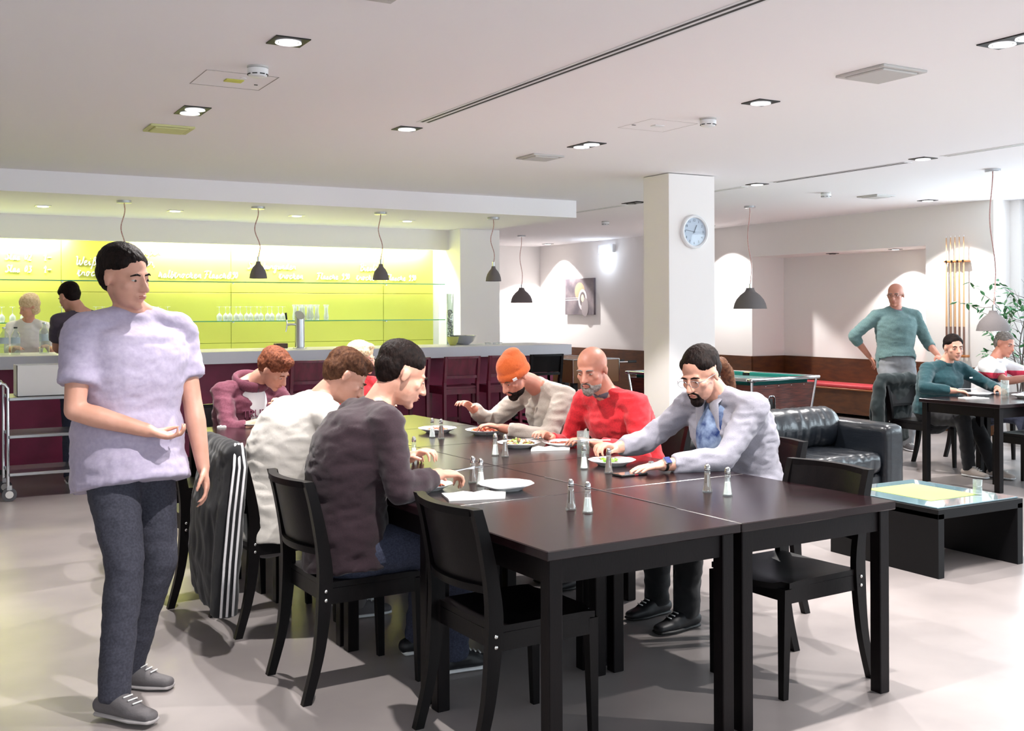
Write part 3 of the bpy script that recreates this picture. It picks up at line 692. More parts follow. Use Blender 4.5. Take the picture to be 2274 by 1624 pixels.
plate(3.145, 5.0, TZ+.004, .115, 'white plate of beans tilted beside the salad plate'); food(3.145, 5.0, TZ+.015, .075, 50, (('beans', (176, 104, 76)), ('sauce', (150, 80, 60))), .009, 'brown beans on the plate next to the red sweater', 'beans', 4, .01)
plate(3.07, 5.76, TZ, .125, 'white plate heaped with red meat cubes'); food(3.07, 5.76, TZ+.012, .085, 34, (('red_cube', (196, 76, 48)), ('orange_cube', (214, 120, 70))), .016, 'heap of red meat cubes before the beanie man', 'meat_cubes', 5, .03)
plate(2.86, 6.0, TZ, .12, 'distant white plate behind the far shakers'); food(2.86, 6.0, TZ+.011, .07, 30, (('orange_food', (220, 150, 110)), ('pink_food', (210, 130, 110))), .012, 'orange food on the distant plate', 'noodles', 6)
plate(2.98, 4.29, TZ, .115, 'white plate with greens left of the grey blazer hand'); food(2.97, 4.30, TZ+.011, .055, 10, (('green_veg', (120, 170, 50)), ('white_veg', (228, 226, 210))), .017, 'green and white vegetables by the tall glass', 'vegetables', 7)
plate(2.55, 6.55, TZ, .115, 'white salad plate at the far left behind the dark sweater man'); food(2.55, 6.55, TZ+.011, .06, 24, (('leaf', (160, 186, 90)),), .014, 'pale green salad on the far left plate', 'salad', 8)
plate(1.98, 6.95, TZ, .085, 'small white plate before the auburn haired man')
plate(8.32, 6.28, .7255, .115, 'white plate between the hands of the man in green'); plate(8.50, 5.93, .7255, .12, 'white plate near the front edge of the far right table'); plate(9.05, 6.2, .7255, .115, 'white plate before the man in the striped polo')
def fork(x, y, z, rz, lab):
    g = G(); g.tube([(0, 0, .002), (.1, 0, .004), (.15, 0, .003)], [(.004, .0015), (.0025, .0015), (.008, .0015)], 8)
    for q in (-.006, -.002, .002, .006): g.box(.15, .19, q-.001, q+.001, .002, .004)
    o = g.build('fork', m_steel, None, True); o.location = (x, y, z); o.rotation_euler = (0, 0, rz); tag(o, lab, 'fork')
fork(8.4, 5.95, .76, .3, 'fork lying across the near plate on the far right table')
def napkin(pts, z, lab, seed=0):
    g = G(); n = 6; rnd = random.Random(seed)
    P00, P10, P11, P01 = [V(p) for p in pts]; T = [[None]*(n+1) for _ in range(n+1)]; B_ = [[None]*(n+1) for _ in range(n+1)]
    for i in range(n+1):
        for j in range(n+1):
            p = P00.lerp(P10, i/n).lerp(P01.lerp(P11, i/n), j/n); q = z+.006+rnd.uniform(0, .003)+(.008*math.sin(i*1.7+seed)**2 if 0 < i < n else 0)
            T[i][j] = g.bm.verts.new((p.x, p.y, q)); B_[i][j] = g.bm.verts.new((p.x, p.y, z))
    for i in range(n):
        for j in range(n):
            g.bm.faces.new((T[i][j], T[i+1][j], T[i+1][j+1], T[i][j+1])); g.bm.faces.new((B_[i][j], B_[i][j+1], B_[i+1][j+1], B_[i+1][j]))
        for e in (0, n):
            g.bm.faces.new((T[i][e], T[i+1][e], B_[i+1][e], B_[i][e])); g.bm.faces.new((T[e][i], T[e][i+1], B_[e][i+1], B_[e][i]))
    o = g.build('napkin', m_paper, None, True); tag(o, lab, 'napkin')
napkin([(1.86, 3.80), (2.08, 3.74), (2.15, 3.86), (1.9, 3.95)], TZ, 'folded white napkin left of the empty plate near the front chair', 1)
napkin([(2.9, 4.93), (3.1, 4.86), (3.16, 4.95), (2.96, 5.02)], TZ, 'crumpled white napkin before the beans plate', 3)
napkin([(7.95, 6.12), (8.17, 6.05), (8.2, 6.16), (7.98, 6.22)], .7255, 'white napkin on the far right table', 4)
napkin([(1.75, 6.98), (1.8, 6.95), (1.82, 7.0), (1.77, 7.03)], TZ, 'small upright folded napkin before the auburn haired man', 5)
def tumbler(x, y, z, h, r, lab):
    o = G().lathe([(0, 0), (r, 0), (r*1.02, h), (r*.94, h), (r*.92, .014), (0, .014)], seg=28).build('drinking_glass', m_glass, None, 'all'); o.location = (x, y, z); tag(o, lab, 'glass')
tumbler(3.03, 4.62, TZ, .13, .032, 'tall empty glass in front of the man in red')
tumbler(8.42, 6.08, .7255, .15, .033, 'tall glass beside the plate on the far right table'); tumbler(9.06, 5.85, .7255, .14, .034, 'tall glass at the right edge of the far table')
# phone
t = thing('smartphone', 'black smartphone under the blazer man\'s fingers', 'phone', (2.87, 3.99, TZ), math.radians(2))
G().box(-.075, .075, -.037, .037, 0, .009, .003, seg=2).build('case', m_black, t); G().box(-.07, .07, -.033, .033, .0088, .0096).build('screen', M('phone_screen', (14, 15, 20), .08, coat=1), t)
G().box(.0, .02, -.0375, -.0368, .003, .006).build('side_key', M('red_key', (190, 30, 50), .4), t)

# ------------------------------------------------------------------ wall clock
t = thing('wall_clock', 'round white wall clock on the pillar', 'clock', (6.545, 8.05, 2.25))
def ylathe(prof, seg=48):
    g = G().lathe(prof, seg=seg)
    for v in g.bm.verts: v.co = V((v.co.x, -v.co.z, v.co.y))
    return g
ylathe([(.16, 0), (.163, .02), (.158, .032), (.148, .036), (.135, .03), (.133, .018), (.133, 0)]).build('rim', m_white, t, True)
ylathe([(0, .008), (.134, .008), (.134, 0)]).build('dial', M('clock_dial', (214, 222, 232), .5), t)
ylathe([(0, .024), (.06, .0235), (.134, .02)]).build('glass', thin('clock_glass', (242, 246, 250), .02), t, 'all')
m_hand = M('clock_hand', (84, 98, 110), .4)
def hand(a, l, w, nm):
    g = G().box(-w, w, -.013, -.011, -.015, l); R = Matrix.Rotation(a, 3, 'Y')
    for v in g.bm.verts: v.co = R @ v.co
    g.build(nm, m_hand, t)
hand(math.radians(25), .07, .0035, 'hour_hand'); hand(math.radians(278), .105, .0022, 'minute_hand'); 
for k in range(1, 13):
    a = k*PI/6; cu_ = bpy.data.curves.new('numeral', 'FONT'); cu_.body = str(k); cu_.size = .032; cu_.align_x = 'CENTER'; cu_.align_y = 'CENTER'; cu_.extrude = .0004
    o = bpy.data.objects.new('numeral', cu_); COL.objects.link(o); o.parent = t; o.location = (.108*math.sin(a), -.0095, .108*math.cos(a)); o.rotation_euler = (PI/2, 0, 0); cu_.materials.append(m_hand)

# ------------------------------------------------------------------ exit sign and picture
t = thing('exit_sign', 'glowing white emergency exit sign high on the far wall', 'exit sign', (11.2, 16.23, 2.54))
G().box(-.06, 0, -.24, .24, .02, .17, .006).build('housing', m_white, t); G().box(-.05, -.01, -.2, .2, -.13, .02, .004).build('lit_panel', m_glow, t)
g = G(); g.box(-.052, -.05, -.1, -.02, -.08, -.06); g.box(-.052, -.05, .02, .07, -.1, -.02); g.build('symbol', M('exit_green', (150, 205, 180), .5, emis=1), t)
l = bpy.data.lights.new('exit_sign_light', 'POINT'); l.energy = 5; l.color = (.75, .87, 1); l.shadow_soft_size = .1; o = bpy.data.objects.new('exit_sign_light', l); COL.objects.link(o); o.parent = t; o.location = (-.15, 0, -.08)
t = thing('picture', 'dark still life picture hanging on the far wall', 'picture', (11.2, 17.13, 1.77))
G().box(-.045, -.005, -.5, .5, -.345, .345, .002).build('canvas', M('picture_grey', (120, 108, 112), .5, var=((78, 70, 78), 4)), t)
g = G()
for (y, z, ry, rz_, nm, c) in ((-.02, .1, .17, .17, 'amber_disc', (186, 142, 112)), (-.12, -.06, .15, .2, 'pale_ring', (196, 188, 192)), (-.12, -.05, .1, .14, 'dark_hollow', (92, 82, 84)), (-.2, -.2, .12, .18, 'grey_oval', (140, 130, 132)), (-.12, -.03, .05, .07, 'glint', (226, 206, 170))):
    g = G(); n = 28; d = -.0455-.0006*('amber_disc pale_ring dark_hollow grey_oval glint'.split().index(nm)+1)
    g.bm.faces.new([g.bm.verts.new((d, y+ry*math.cos(2*PI*k/n), z+rz_*math.sin(2*PI*k/n))) for k in range(n)]); g.build('printed_shape', M(nm, c, .5), t)
g = G(); g.box(-.0475, -.0465, -.02, .48, -.07, -.055); g.box(-.0475, -.0465, .02, .48, -.03, -.02); g.build('printed_line', M('line_white', (200, 194, 200), .5), t)

# ------------------------------------------------------------------ niche bench, cue rack
t = thing('wall_bench', 'brown built-in bench along the niche wall', 'bench', (11.4, 9.22, 0))
G().box(0, .43, 0, 3.15, .05, .385, .003).build('bench_box', m_brown, t); G().box(-.02, .43, 0, 3.15, .385, .405, .003).build('seat_board', M('bench_edge', (150, 84, 40), .4), t)
for i in range(3):
    g = G().box(.0, .4, .05+i*1.02, 1.05+i*1.02, 0, .05, .018, seg=3); o = g.build('bench_cushion', m_red, None, True); o.location = (11.4, 9.22, .4055); tag(o, ('rightmost', 'middle', 'leftmost')[i]+' flat red cushion on the brown bench', 'cushion', 'red bench cushions')
t = thing('cue_rack', 'wooden wall rack holding pool cues', 'cue rack', (11.18, 8.7, 0))
G().box(-.075, .02, -.16, .16, 2.075, 2.1, .01, seg=2).build('top_bracket', m_bracket, t); G().box(-.085, .0, -.16, .16, .92, .95, .01, seg=2).build('foot_bracket', m_bracket, t)
for i in range(4): G().tube([(-.055, -.12+i*.08, 2.088), (-.08, -.12+i*.08, 2.088)], .014).build('clip', m_black, t)
CU = thing('pool_cue', 'slim wooden pool cue, rightmost in the wall rack', 'pool cue', (11.12, 8.58, .951), 0, 'pool cues in the rack')
G().tube([(0, 0, 0), (0, 0, .34)], [.0145, .0125], 10).build('butt', m_cueb, CU, True); G().tube([(0, 0, .34), (0, 0, 1.43)], [.0125, .0065], 10).build('shaft', m_cue, CU, True); G().tube([(0, 0, 1.43), (0, 0, 1.45)], .0067, 8).build('tip', m_white, CU, True)
for i in range(1, 5): dup(CU, (11.12, 8.58+i*.062, .951), 0, 'slim wooden pool cue, %s from the right in the wall rack' % ORD[i])

# ------------------------------------------------------------------ pool table and football table
t = thing('pool_table', 'coin operated pool table with rosewood body and chrome rail', 'pool table', (7.49, 8.29, 0), math.radians(6))
Wp, Lp, Hp = 1.08, 1.95, .8
g = G()  # tapered cabinet
def frus(x0, x1, y0, y1, z0, z1, ins):
    b = [g.bm.verts.new(p) for p in ((x0+ins, y0+ins, z0), (x1-ins, y0+ins, z0), (x1-ins, y1-ins, z0), (x0+ins, y1-ins, z0))]
    a = [g.bm.verts.new(p) for p in ((x0, y0, z1), (x1, y0, z1), (x1, y1, z1), (x0, y1, z1))]
    for k in range(4): g.bm.faces.new((b[k], b[(k+1) % 4], a[(k+1) % 4], a[k]))
    g.bm.faces.new(b[::-1]); g.bm.faces.new(a)
frus(.04, Wp-.04, .04, Lp-.04, .2, Hp-.075, .06); g.build('cabinet', m_rose, t)
for x in (.14, Wp-.24):
    for y in (.14, Lp-.24): G().box(x, x+.1, y, y+.1, 0, .21, .004).build('leg', m_black, t)
G().box(.1, Wp-.1, .1, Lp-.1, Hp-.075, Hp-.045).build('playing_bed', m_felt, t)
g = G()
for a in ((.0, Wp, 0, .07), (0, Wp, Lp-.07, Lp), (0, .07, .07, Lp-.07), (Wp-.07, Wp, .07, Lp-.07)): g.box(*a, Hp-.035, Hp, .012, seg=2)
g.build('rail', m_chrome, t, True)
g = G()
for a in ((.12, Wp-.12, .07, .11), (.12, Wp-.12, Lp-.11, Lp-.07), (.07, .11, .12, Lp/2-.06), (.07, .11, Lp/2+.06, Lp-.12), (Wp-.11, Wp-.07, .12, Lp/2-.06), (Wp-.11, Wp-.07, Lp/2+.06, Lp-.12)): g.box(*a, Hp-.05, Hp-.006, .006)
g.build('cushion', M('cushion_felt', (30, 130, 120), .9), t)
for x, y in ((.09, .09), (Wp-.09, .09), (.09, Lp-.09), (Wp-.09, Lp-.09), (.085, Lp/2), (Wp-.085, Lp/2)): G().lathe([(0, 0), (.045, 0), (.045, .03), (0, .03)], (x, y, Hp-.046), 18).build('pocket', m_black, t, True)
for (x, y, x2, y2) in ((.035, .035, .1, .1), (Wp-.035, .035, Wp-.1, .1), (.035, Lp-.035, .1, Lp-.1)): G().tube([(x, y, Hp-.04), (x2, y2, .2)], .014, 8).build('corner_trim', m_chrome, t, True)
for k in range(4): G().ball((.25+k*.2, .04, Hp-.09), (.006, .006, .006), sub=1).build('rivet', m_bolt, t)
G().box(.31, .4, .055, .075, .43, .6, .03, seg=3).build('ball_return', m_black, t, True)
g = G(); g.tube([(.3+.11*0, .056, .42), (.3, .056, .57), (.325, .056, .605), (.385, .056, .605), (.41, .056, .57), (.41, .056, .42)], .007, 8); g.build('return_trim', m_chrome, t, True)
t = thing('football_table', 'wooden table football game behind the bald man', 'football table', (7.72, 10.95, 0), math.radians(90))
g = G().box(0, 1.2, 0, .68, .62, .9, .004); g.build('playfield_box', M('foos_wood', (132, 86, 48), .5), t)
g = G()
for a in ((0, 0), (1.2, 0), (0, .68), (1.2, .68)): g.tube([(a[0], a[1], .62), (a[0], a[1], .905)], .008, 8)
for a in (((0, 0), (1.2, 0)), ((0, .68), (1.2, .68)), ((0, 0), (0, .68)), ((1.2, 0), (1.2, .68))): g.tube([(a[0][0], a[0][1], .903), (a[1][0], a[1][1], .903)], .008, 8)
g.build('edge_trim', m_chrome, t, True)
for x in (.08, 1.06):
    for y in (.06, .56): G().box(x, x+.07, y, y+.07, 0, .63, .004).build('leg', m_black, t)
for k in range(4):
    r = G().tube([(.2+k*.26, -.28, .85), (.2+k*.26, .9, .85)], .007, 8).build('rod', m_chrome, t, True); G().tube([(.2+k*.26, -.4, .85), (.2+k*.26, -.28, .85)], .017, 10).build('handle', m_black, r, True)

# ------------------------------------------------------------------ sofa
t = thing('leather_sofa', 'black leather sofa behind the grey blazer man', 'sofa', (4.66, 5.7, 0))
def cush(x0, x1, y0, y1, z0, z1, r, name, amp=.006, fold=(1, 1, 1), ns=6):
    g = G().box(x0, x1, y0, y1, z0, z1, r, seg=3)
    return vox(g, .02, name, m_lea, t, 3, amp, ns, fold=fold)
G().box(.05, 2.0, .06, .95, .06, .24, .02).build('base', m_lea, t)
cush(1.84, 2.05, 0, .9, .05, .62, .05, 'armrest', .002); cush(0, .21, 0, .9, .05, .62, .05, 'armrest', .002)
cush(.05, 2.0, .72, .95, .1, .66, .06, 'back_frame', .003)
for i in range(2):
    x0 = .22+i*.81; cush(x0, x0+.8, .02, .7, .24, .41, .05, 'seat_cushion', .008, (3, 1, 1), 4)
    g = G().tube([(x0+.02, .60, .56), (x0+.78, .60, .56)], (.165, .12), 20, side=(0, .12, 1), dome=True); vox(g, .02, 'back_cushion', m_lea, t, 3, .007, 6, fold=(3, .5, .35))
for x in (.1, 1.95):
    for y in (.08, .85): G().box(x-.03, x+.03, y-.03, y+.03, 0, .06).build('foot', m_black, t)
# ------------------------------------------------------------------ coffee table
t = thing('coffee_table', 'low black coffee table with a glass top and lime mat', 'coffee table', (4.99, 4.02, 0))
m_ctb = M('coffee_black', (11, 11, 13), .5, spec=.2, bump=(60, .05, (1, 1, 5)))
for x in (0, .69): G().box(x, x+.05, 0, .8, 0, .36, .002).build('side_panel', m_ctb, t)
G().box(0.0, .74, 0, .8, .33, .385, .002).build('tray', m_ctb, t); G().box(.02, .72, .02, .78, .3855, .3935, .002).build('glass_top', M('table_glass', (150, 180, 190), .04, coat=1, trans=.35), t)
o = G().box(.16, .58, .18, .66, .394, .3955).build('lime_mat', M('lime_mat', (168, 184, 104), .6), None); o.location = (4.99, 4.02, 0); o.rotation_euler = (0, 0, 0); tag(o, 'lime green mat lying on the coffee table', 'mat')
tumbler(5.56, 4.2, .3945, .09, .026, 'small clear glass standing on the coffee table')

# ------------------------------------------------------------------ service trolley
t = thing('service_trolley', 'steel service trolley with three shelves at the left edge', 'trolley', (.68, 9.35, 0))
for z in (.80, .50, .20): G().box(.03, 1.0, 0, .5, z, z+.025, .004).build('shelf', m_steel, t)
for y in (.02, .48):
    G().tube([(.98, y, .12), (.98, y, .86)], .0125, 10).build('upright', m_chrome, t, True)
    G().tube([(0.02, y, .12), (0.02, y, .9), (.0, y, .93), (-.03, y, .94)], .0125, 10).build('upright', m_chrome, t, True)
g = G(); g.tube([(-.03, .02, .94), (-.03, .48, .94)], .0125, 10); g.build('push_handle', m_chrome, t, True)
for x in (.03, .96):
    for y in (.03, .47):
        c = G().box(x-.02, x+.02, y-.018, y+.018, .09, .13, .003).build('caster', m_steel, t)
        g = G().tube([(x, y-.014, .055), (x, y+.014, .055)], .055, 20); g.build('wheel', M('wheel_grey', (70, 70, 74), .6), c, True)
        G().tube([(x, y-.017, .055), (x, y+.017, .055)], .03, 16).build('hub', m_whiteg, c, True)
t = thing('paper_box', 'open white cardboard box on top of the trolley', 'box', (.77, 9.42, .8255))
g = G(); g.box(0, .36, 0, .005, 0, .25); g.box(0, .36, .3, .305, 0, .25); g.box(0, .005, 0, .3, 0, .25); g.box(.355, .36, 0, .3, 0, .25); g.box(0, .36, 0, .305, 0, .005); g.build('box_wall', m_paper, t)

# ------------------------------------------------------------------ plant by the window
t = thing('potted_fig', 'tall airy potted plant with small green leaves in front of the window', 'plant', (10.72, 7.5, 0))
G().lathe([(0, 0), (.16, 0), (.2, .36), (.18, .36), (.16, .32), (0, .32)], seg=28).build('pot', m_whiteg, t, True)
rnd = random.Random(12); m_bark = M('bark', (96, 84, 80), .8); m_leaf = M('leaf_green', (64, 128, 70), .45, var=((40, 104, 60), 8)); leafme = None
stems = []
def wander(p, d, n, step, sp):
    pts = [V(p)]; d = V(d).normalized()
    for k in range(n):
        d = (d+V((rnd.uniform(-sp, sp), rnd.uniform(-sp, sp), rnd.uniform(-sp*.5, sp)))).normalized(); pts.append(pts[-1]+d*step)
    return pts
for k in range(4): stems.append(wander((rnd.uniform(-.03, .03), rnd.uniform(-.03, .03), .32), (rnd.uniform(-.25, .1), rnd.uniform(-.1, .25), 1), 10, .13, .16))
br = []
for s_ in stems:
    G().tube(s_, [.012-.0009*i for i in range(len(s_))], 7).build('stem', m_bark, t, True)
    for i in range(3, 11):
        for q in range(2): br.append(wander(s_[i], (rnd.uniform(-1, .5), rnd.uniform(-.6, .7), rnd.uniform(-.1, .8)), 6, .07, .3))
g = G()
for b in br: g.tube(b, [.004, .0035, .003, .0026, .002, .0016, .001], 5)
g.build('twigs', m_bark, t, True)
for b in br:
    for i in range(2, 7):
        for q in range(1 if i < 4 else 2):
            if leafme is None:
                g = G(); A = [(0, 0, 0), (.024, .015, -.002), (.055, .018, -.006), (.09, 0, -.018), (.055, -.018, -.006), (.024, -.015, -.002)]; vv = [g.bm.verts.new(a) for a in A]; md = g.bm.verts.new((.035, 0, .003))
                for a in range(6): g.bm.faces.new((vv[a], vv[(a+1) % 6], md))
                o = g.build('leaf', m_leaf, t); leafme = o.data; cnt = 1
            else:
                if cnt >= 290 or rnd.random() < .3: continue
                o = bpy.data.objects.new('leaf', leafme); COL.objects.link(o); o.parent = t; cnt += 1
            o.location = b[i]; o.rotation_euler = (rnd.uniform(-.8, .8), rnd.uniform(-.2, .9), rnd.uniform(0, 6.28))

# ------------------------------------------------------------------ people
def ik(a, b, l1, l2, pole):
    a, b = V(a), V(b); d = b-a; L_ = min(d.length, (l1+l2)*.998); u = d.normalized(); x = (l1*l1-l2*l2+L_*L_)/(2*L_); h = math.sqrt(max(0, l1*l1-x*x))
    p = V(pole)-u*V(pole).dot(u); p.normalize(); return a+u*x+p*h, a+u*L_
def hand_g(g, w, d, n, side, curl=.5, s=1.0):
    """w wrist, d direction to fingers, n palm normal (fingers curl towards it), side = direction of the thumb"""
    d = V(d).normalized(); n = V(n); n = (n-d*n.dot(d)).normalized(); l = d.cross(n).normalized()
    if l.dot(V(side)) < 0: l = -l
    Mx = Matrix((d, l, n)).transposed()
    g.ball(w+d*.048*s, (.05*s, .042*s, .017*s), Mx, 2); g.ball(w+d*.012*s, (.034*s, .028*s, .02*s), Mx, 2)
    for q, (o, ln) in enumerate(((.030, .070), (.010, .080), (-.011, .075), (-.031, .060))):
        b = w+d*(.083-.004*abs(q-1))*s+l*o*s; c1 = curl*.55; dirs = []
        p = [w+d*.05*s+l*o*.8*s, b]; ang = 0
        for f, cc in ((.45, c1), (.3, curl*.9), (.25, curl*.7)):
            ang += cc; dd = (d*math.cos(ang)+n*math.sin(ang)+l*o*1.6).normalized(); p.append(p[-1]+dd*ln*f*s)
        g.tube(p, [.0085*s, .009*s, .0082*s, .0075*s, .0062*s], 8, dome=True)
    b = w+d*.02*s+l*.026*s
    p = [b, b+(d*.6+l*.7+n*.25).normalized()*.036*s]; p.append(p[-1]+(d*.85+l*.35+n*.4).normalized()*.032*s); p.append(p[-1]+(d*.9+l*.1+n*.5).normalized()*.024*s)
    g.tube(p, [.013*s, .0112*s, .0096*s, .0078*s], 8, dome=True)
def person(label, P, N, chest, Hc, Fd, Ud, wr, el=None, hd=None, pole=None, ankles=None, pf=None, knees=None, skin=None, fat=1.0, shirt=None, sleeve='long', hem=0., pants=None, shoes=None,
           hair=None, hstyle='short', vs_=.008, s=1.0, shw=.19, folds=.006, seated=True, bulge=.05, extra=None, eyes=True, curls=(.6, .6), handn=None, sock=None, group=None):
    P, N, Hc = V(P), V(N), V(Hc); base = V((P.x, P.y, 0)); skin = skin or m_skin
    t = thing('person', label, 'person', base, 0, group)
    cf = V(chest).normalized(); cf.z = 0; cf.normalize(); sd = V((-cf.y, cf.x, 0)); pf = V(pf).normalized() if pf is not None else cf; psd = V((-pf.y, pf.x, 0))
    Fd = V(Fd).normalized(); Ud = V(Ud); Ud = (Ud-Fd*Ud.dot(Fd)).normalized(); Ld = Ud.cross(Fd); HM = Matrix((Fd, Ld, Ud)).transposed()
    hp = lambda x, y, z: Hc+(Fd*x+Ld*y+Ud*z)*s
    # spine
    mid = P.lerp(N, .5)-cf*bulge+V((0, 0, .02))
    def sp(u): return P*(1-u)**2+mid*2*u*(1-u)+N*u*u
    us = [0, .12, .3, .5, .7, .85, .95, 1.0]
    ra = [(.155, .11), (.16, .115), (.145, .105), (.16, .118), (.172, .12), (.165, .1), (.11, .075), (.062, .06)]
    ra = [(a*s*(1+(fat-1)*1.0), b*s*(1+(fat-1)*1.6)) for a, b in ra]; ra[-1] = (.06*s, .06*s); ra[-2] = (.1*s, .075*s)
    pts = [sp(u) for u in us]
    tn = (N-sp(.8)).normalized()
    SL = N-tn*.055*s+sd*shw*s; SR = N-tn*.055*s-sd*shw*s
    if extra and 'sh' in extra: SL = SL+V(extra['sh'][0]); SR = SR+V(extra['sh'][1])
    wr = [V(w) for w in wr]; el_ = []
    for k, S in enumerate((SL, SR)):
        if el and el[k] is not None: el_.append(V(el[k])); continue
        pl = V(pole[k]) if pole and pole[k] is not None else (V((0, 0, -1))-cf*.3+(sd if k == 0 else -sd)*.35)
        e, w2 = ik(S, wr[k], .30*s, .27*s, pl); el_.append(e); wr[k] = w2
    # legs
    HL, HR = P+psd*.09*s, P-psd*.09*s; kn = []; an = []
    for k, Hh in enumerate((HL, HR)):
        if ankles and ankles[k] is not None:
            a_ = V(ankles[k])
            if seated: kpt = V(knees[k]) if knees and knees[k] is not None else ik(Hh, a_, .43*s, .42*s, V((0, 0, 1))+pf*.5)[0]
            else: kpt, a_ = ik(Hh, a_, .44*s, .43*s, pf)
        else:
            kpt = Hh+pf*.42*s+(psd if k == 0 else -psd)*.05+V((0, 0, -.02)); a_ = V((kpt.x, kpt.y, .1))-pf*.06
        kn.append(kpt); an.append(a_)
    # --- body: one continuous surface
    g = G(); g.tube(pts, [(a*.93, b*.93) for a, b in ra], 20, side=sd, dome=True)
    for k, S in enumerate((SL, SR)):
        E_, W_ = el_[k], wr[k]; g.tube([N.lerp(S, .3), S], [.05*s, .055*s], 12, dome=True); g.tube([N+tn*.028*s, N.lerp(S, .5)+tn*.004, S], [.05*s, .045*s, .04*s], 12, dome=True)
        g.tube([S, S.lerp(E_, .4), E_], [.05*s, .047*s, .038*s], 12, dome=True); g.tube([E_, E_.lerp(W_, .3), W_], [.038*s, .041*s, .026*s], 12, dome=True)
        hdir = V(hd[k]) if hd and hd[k] is not None else (W_-E_).normalized()
        nn = V(handn[k]) if handn and handn[k] is not None else V((0, 0, -1))
        hand_g(g, W_, hdir, nn, (-sd if k == 0 else sd), curls[k], s*1.0)
        Hh, K_, A_ = (HL, HR)[k], kn[k], an[k]
        g.tube([Hh, Hh.lerp(K_, .5), K_], [.078*s, .068*s, .05*s], 12, dome=True); g.tube([K_, K_.lerp(A_, .35), A_], [.05*s, .054*s, .036*s], 12, dome=True)
        g.tube([A_, V((A_.x, A_.y, max(A_.z-.05, .04)))+pf*.04], [.032*s, .026*s], 10, dome=True)
    g.tube([N-tn*.03*s, N.lerp(Hc-Fd*.02*s, .45), Hc-Fd*.02*s-Ud*.03*s], [.066*s, .056*s, .055*s], 16, dome=True)
    hb = lambda x, y, z, a, b, c, su=2: g.ball(hp(x, y, z), (a*s, b*s, c*s), HM, su)
    hb(-.012, 0, .035, .096, .077, .086, 3); hb(.028, 0, -.03, .064, .062, .085, 3); hb(.034, 0, -.078, .05, .05, .034); hb(.074, 0, -.1, .02, .022, .017); hb(.076, 0, .022, .017, .05, .012)
    for q in (1, -1):
        hb(.056, q*.043, -.022, .022, .02, .02); hb(.074, q*.031, .003, .0135, .0165, .0115); hb(.103, q*.011, -.036, .01, .008, .008)
        E3 = Matrix.Rotation(.25, 3, 'Y'); g.ball(hp(-.008, q*.077, -.008), (.015*s, .008*s, .028*s), HM @ E3, 2); g.ball(hp(-.015, q*.082, .002), (.011*s, .004*s, .019*s), HM @ E3, 2)
    g.tube([hp(.085, 0, .018), hp(.1, 0, -.01), hp(.114, 0, -.033)], [.009*s, .011*s, .0125*s], 10, dome=True)
    hb(.091, 0, -.058, .010, .025, .0065); hb(.089, 0, -.071, .011, .021, .0075)
    vox(g, vs_, 'body', skin, t, 3, loc=base)
    # --- face details
    if eyes:
        for q in (1, -1):
            G().ball(hp(.0775, q*.031, .0005)-base, (.0112*s, .0125*s, (.0052 if abs(Fd.z) < .2 else .0032)*s), HM, 2).build('eye', m_eye, t, 'all')
            G().ball(hp(.0868, q*.031, -.0005)-base, (.0035*s, .0056*s, (.0048 if abs(Fd.z) < .2 else .003)*s), HM, 2).build('iris', m_iris, t, 'all')
            if hair: G().tube([hp(.09, q*.013, .019)-base, hp(.093, q*.03, .024)-base, hp(.08, q*.05, .017)-base], [.003*s, .0042*s, .002*s], 8, dome=True).build('eyebrow', hair, t, 'all')
        g = G(); g.ball(hp(.0965, 0, -.0595)-base, (.0068*s, .02*s, .0032*s), HM, 2); g.ball(hp(.0955, 0, -.0675)-base, (.0066*s, .017*s, .004*s), HM, 2); g.build('lips', m_lip, t, 'all')
    if hair and hstyle != 'bald':
        g = G(); H_ = lambda x, y, z, a, b, c: g.ball(hp(x, y, z), (a*s, b*s, c*s), HM, 3)
        if hstyle in ('short', 'tail', 'thick', 'quiff', 'bob'):
            k_ = {'short': 0, 'tail': .0, 'thick': .008, 'quiff': .004, 'bob': .012}[hstyle]
            H_(-.024 if hstyle != 'tail' else -.028, 0, .059, .1+k_, .0815+k_, .08+k_); H_(-.055, 0, -.004, .055+k_*.6, .064+k_, .06); H_(.005, .036, .06, .058, .0465+k_*.6, .042); H_(.005, -.036, .06, .058, .0465+k_*.6, .042); H_(-.05, 0, .018, .072+k_, .0775+k_, .066)
        if hstyle == 'quiff': H_(.035, 0, .105, .055, .055, .03); H_(-.02, 0, .115, .06, .055, .025)
        if hstyle == 'thick': H_(.045, 0, .1, .045, .058, .03); H_(.0, .05, .05, .06, .036, .05); H_(.0, -.05, .05, .06, .036, .05)
        if hstyle == 'bob': H_(-.03, .05, -.03, .05, .035, .07); H_(-.03, -.05, -.03, .05, .035, .07); H_(-.07, 0, -.04, .035, .06, .07)
        vox(g, .007, 'hair', hair, t, 2, .0022 if hstyle != 'thick' else .005, 70, loc=base, fold=(1, 1, .4))
        if hstyle == 'tail':
            g = G(); b = hp(-.115, 0, .01); g.ball(b, .034, sub=2); dn = V((0, 0, -1)); bk = -Fd; bk.z = 0; bk.normalize()
            g.tube([b, b+bk*.07+dn*.0, b+bk*.125+dn*.05, b+bk*.165+dn*.13, b+bk*.19+dn*.22], [.024, .034, .036, .026, .008], 12, dome=True)
            vox(g, .007, 'ponytail', m_hbrown, t, 2, .004, 60, loc=base)
            G().tube([b-bk*.002, b+bk*.012], .028, 14).build('hair_band', m_black, t).location = -base
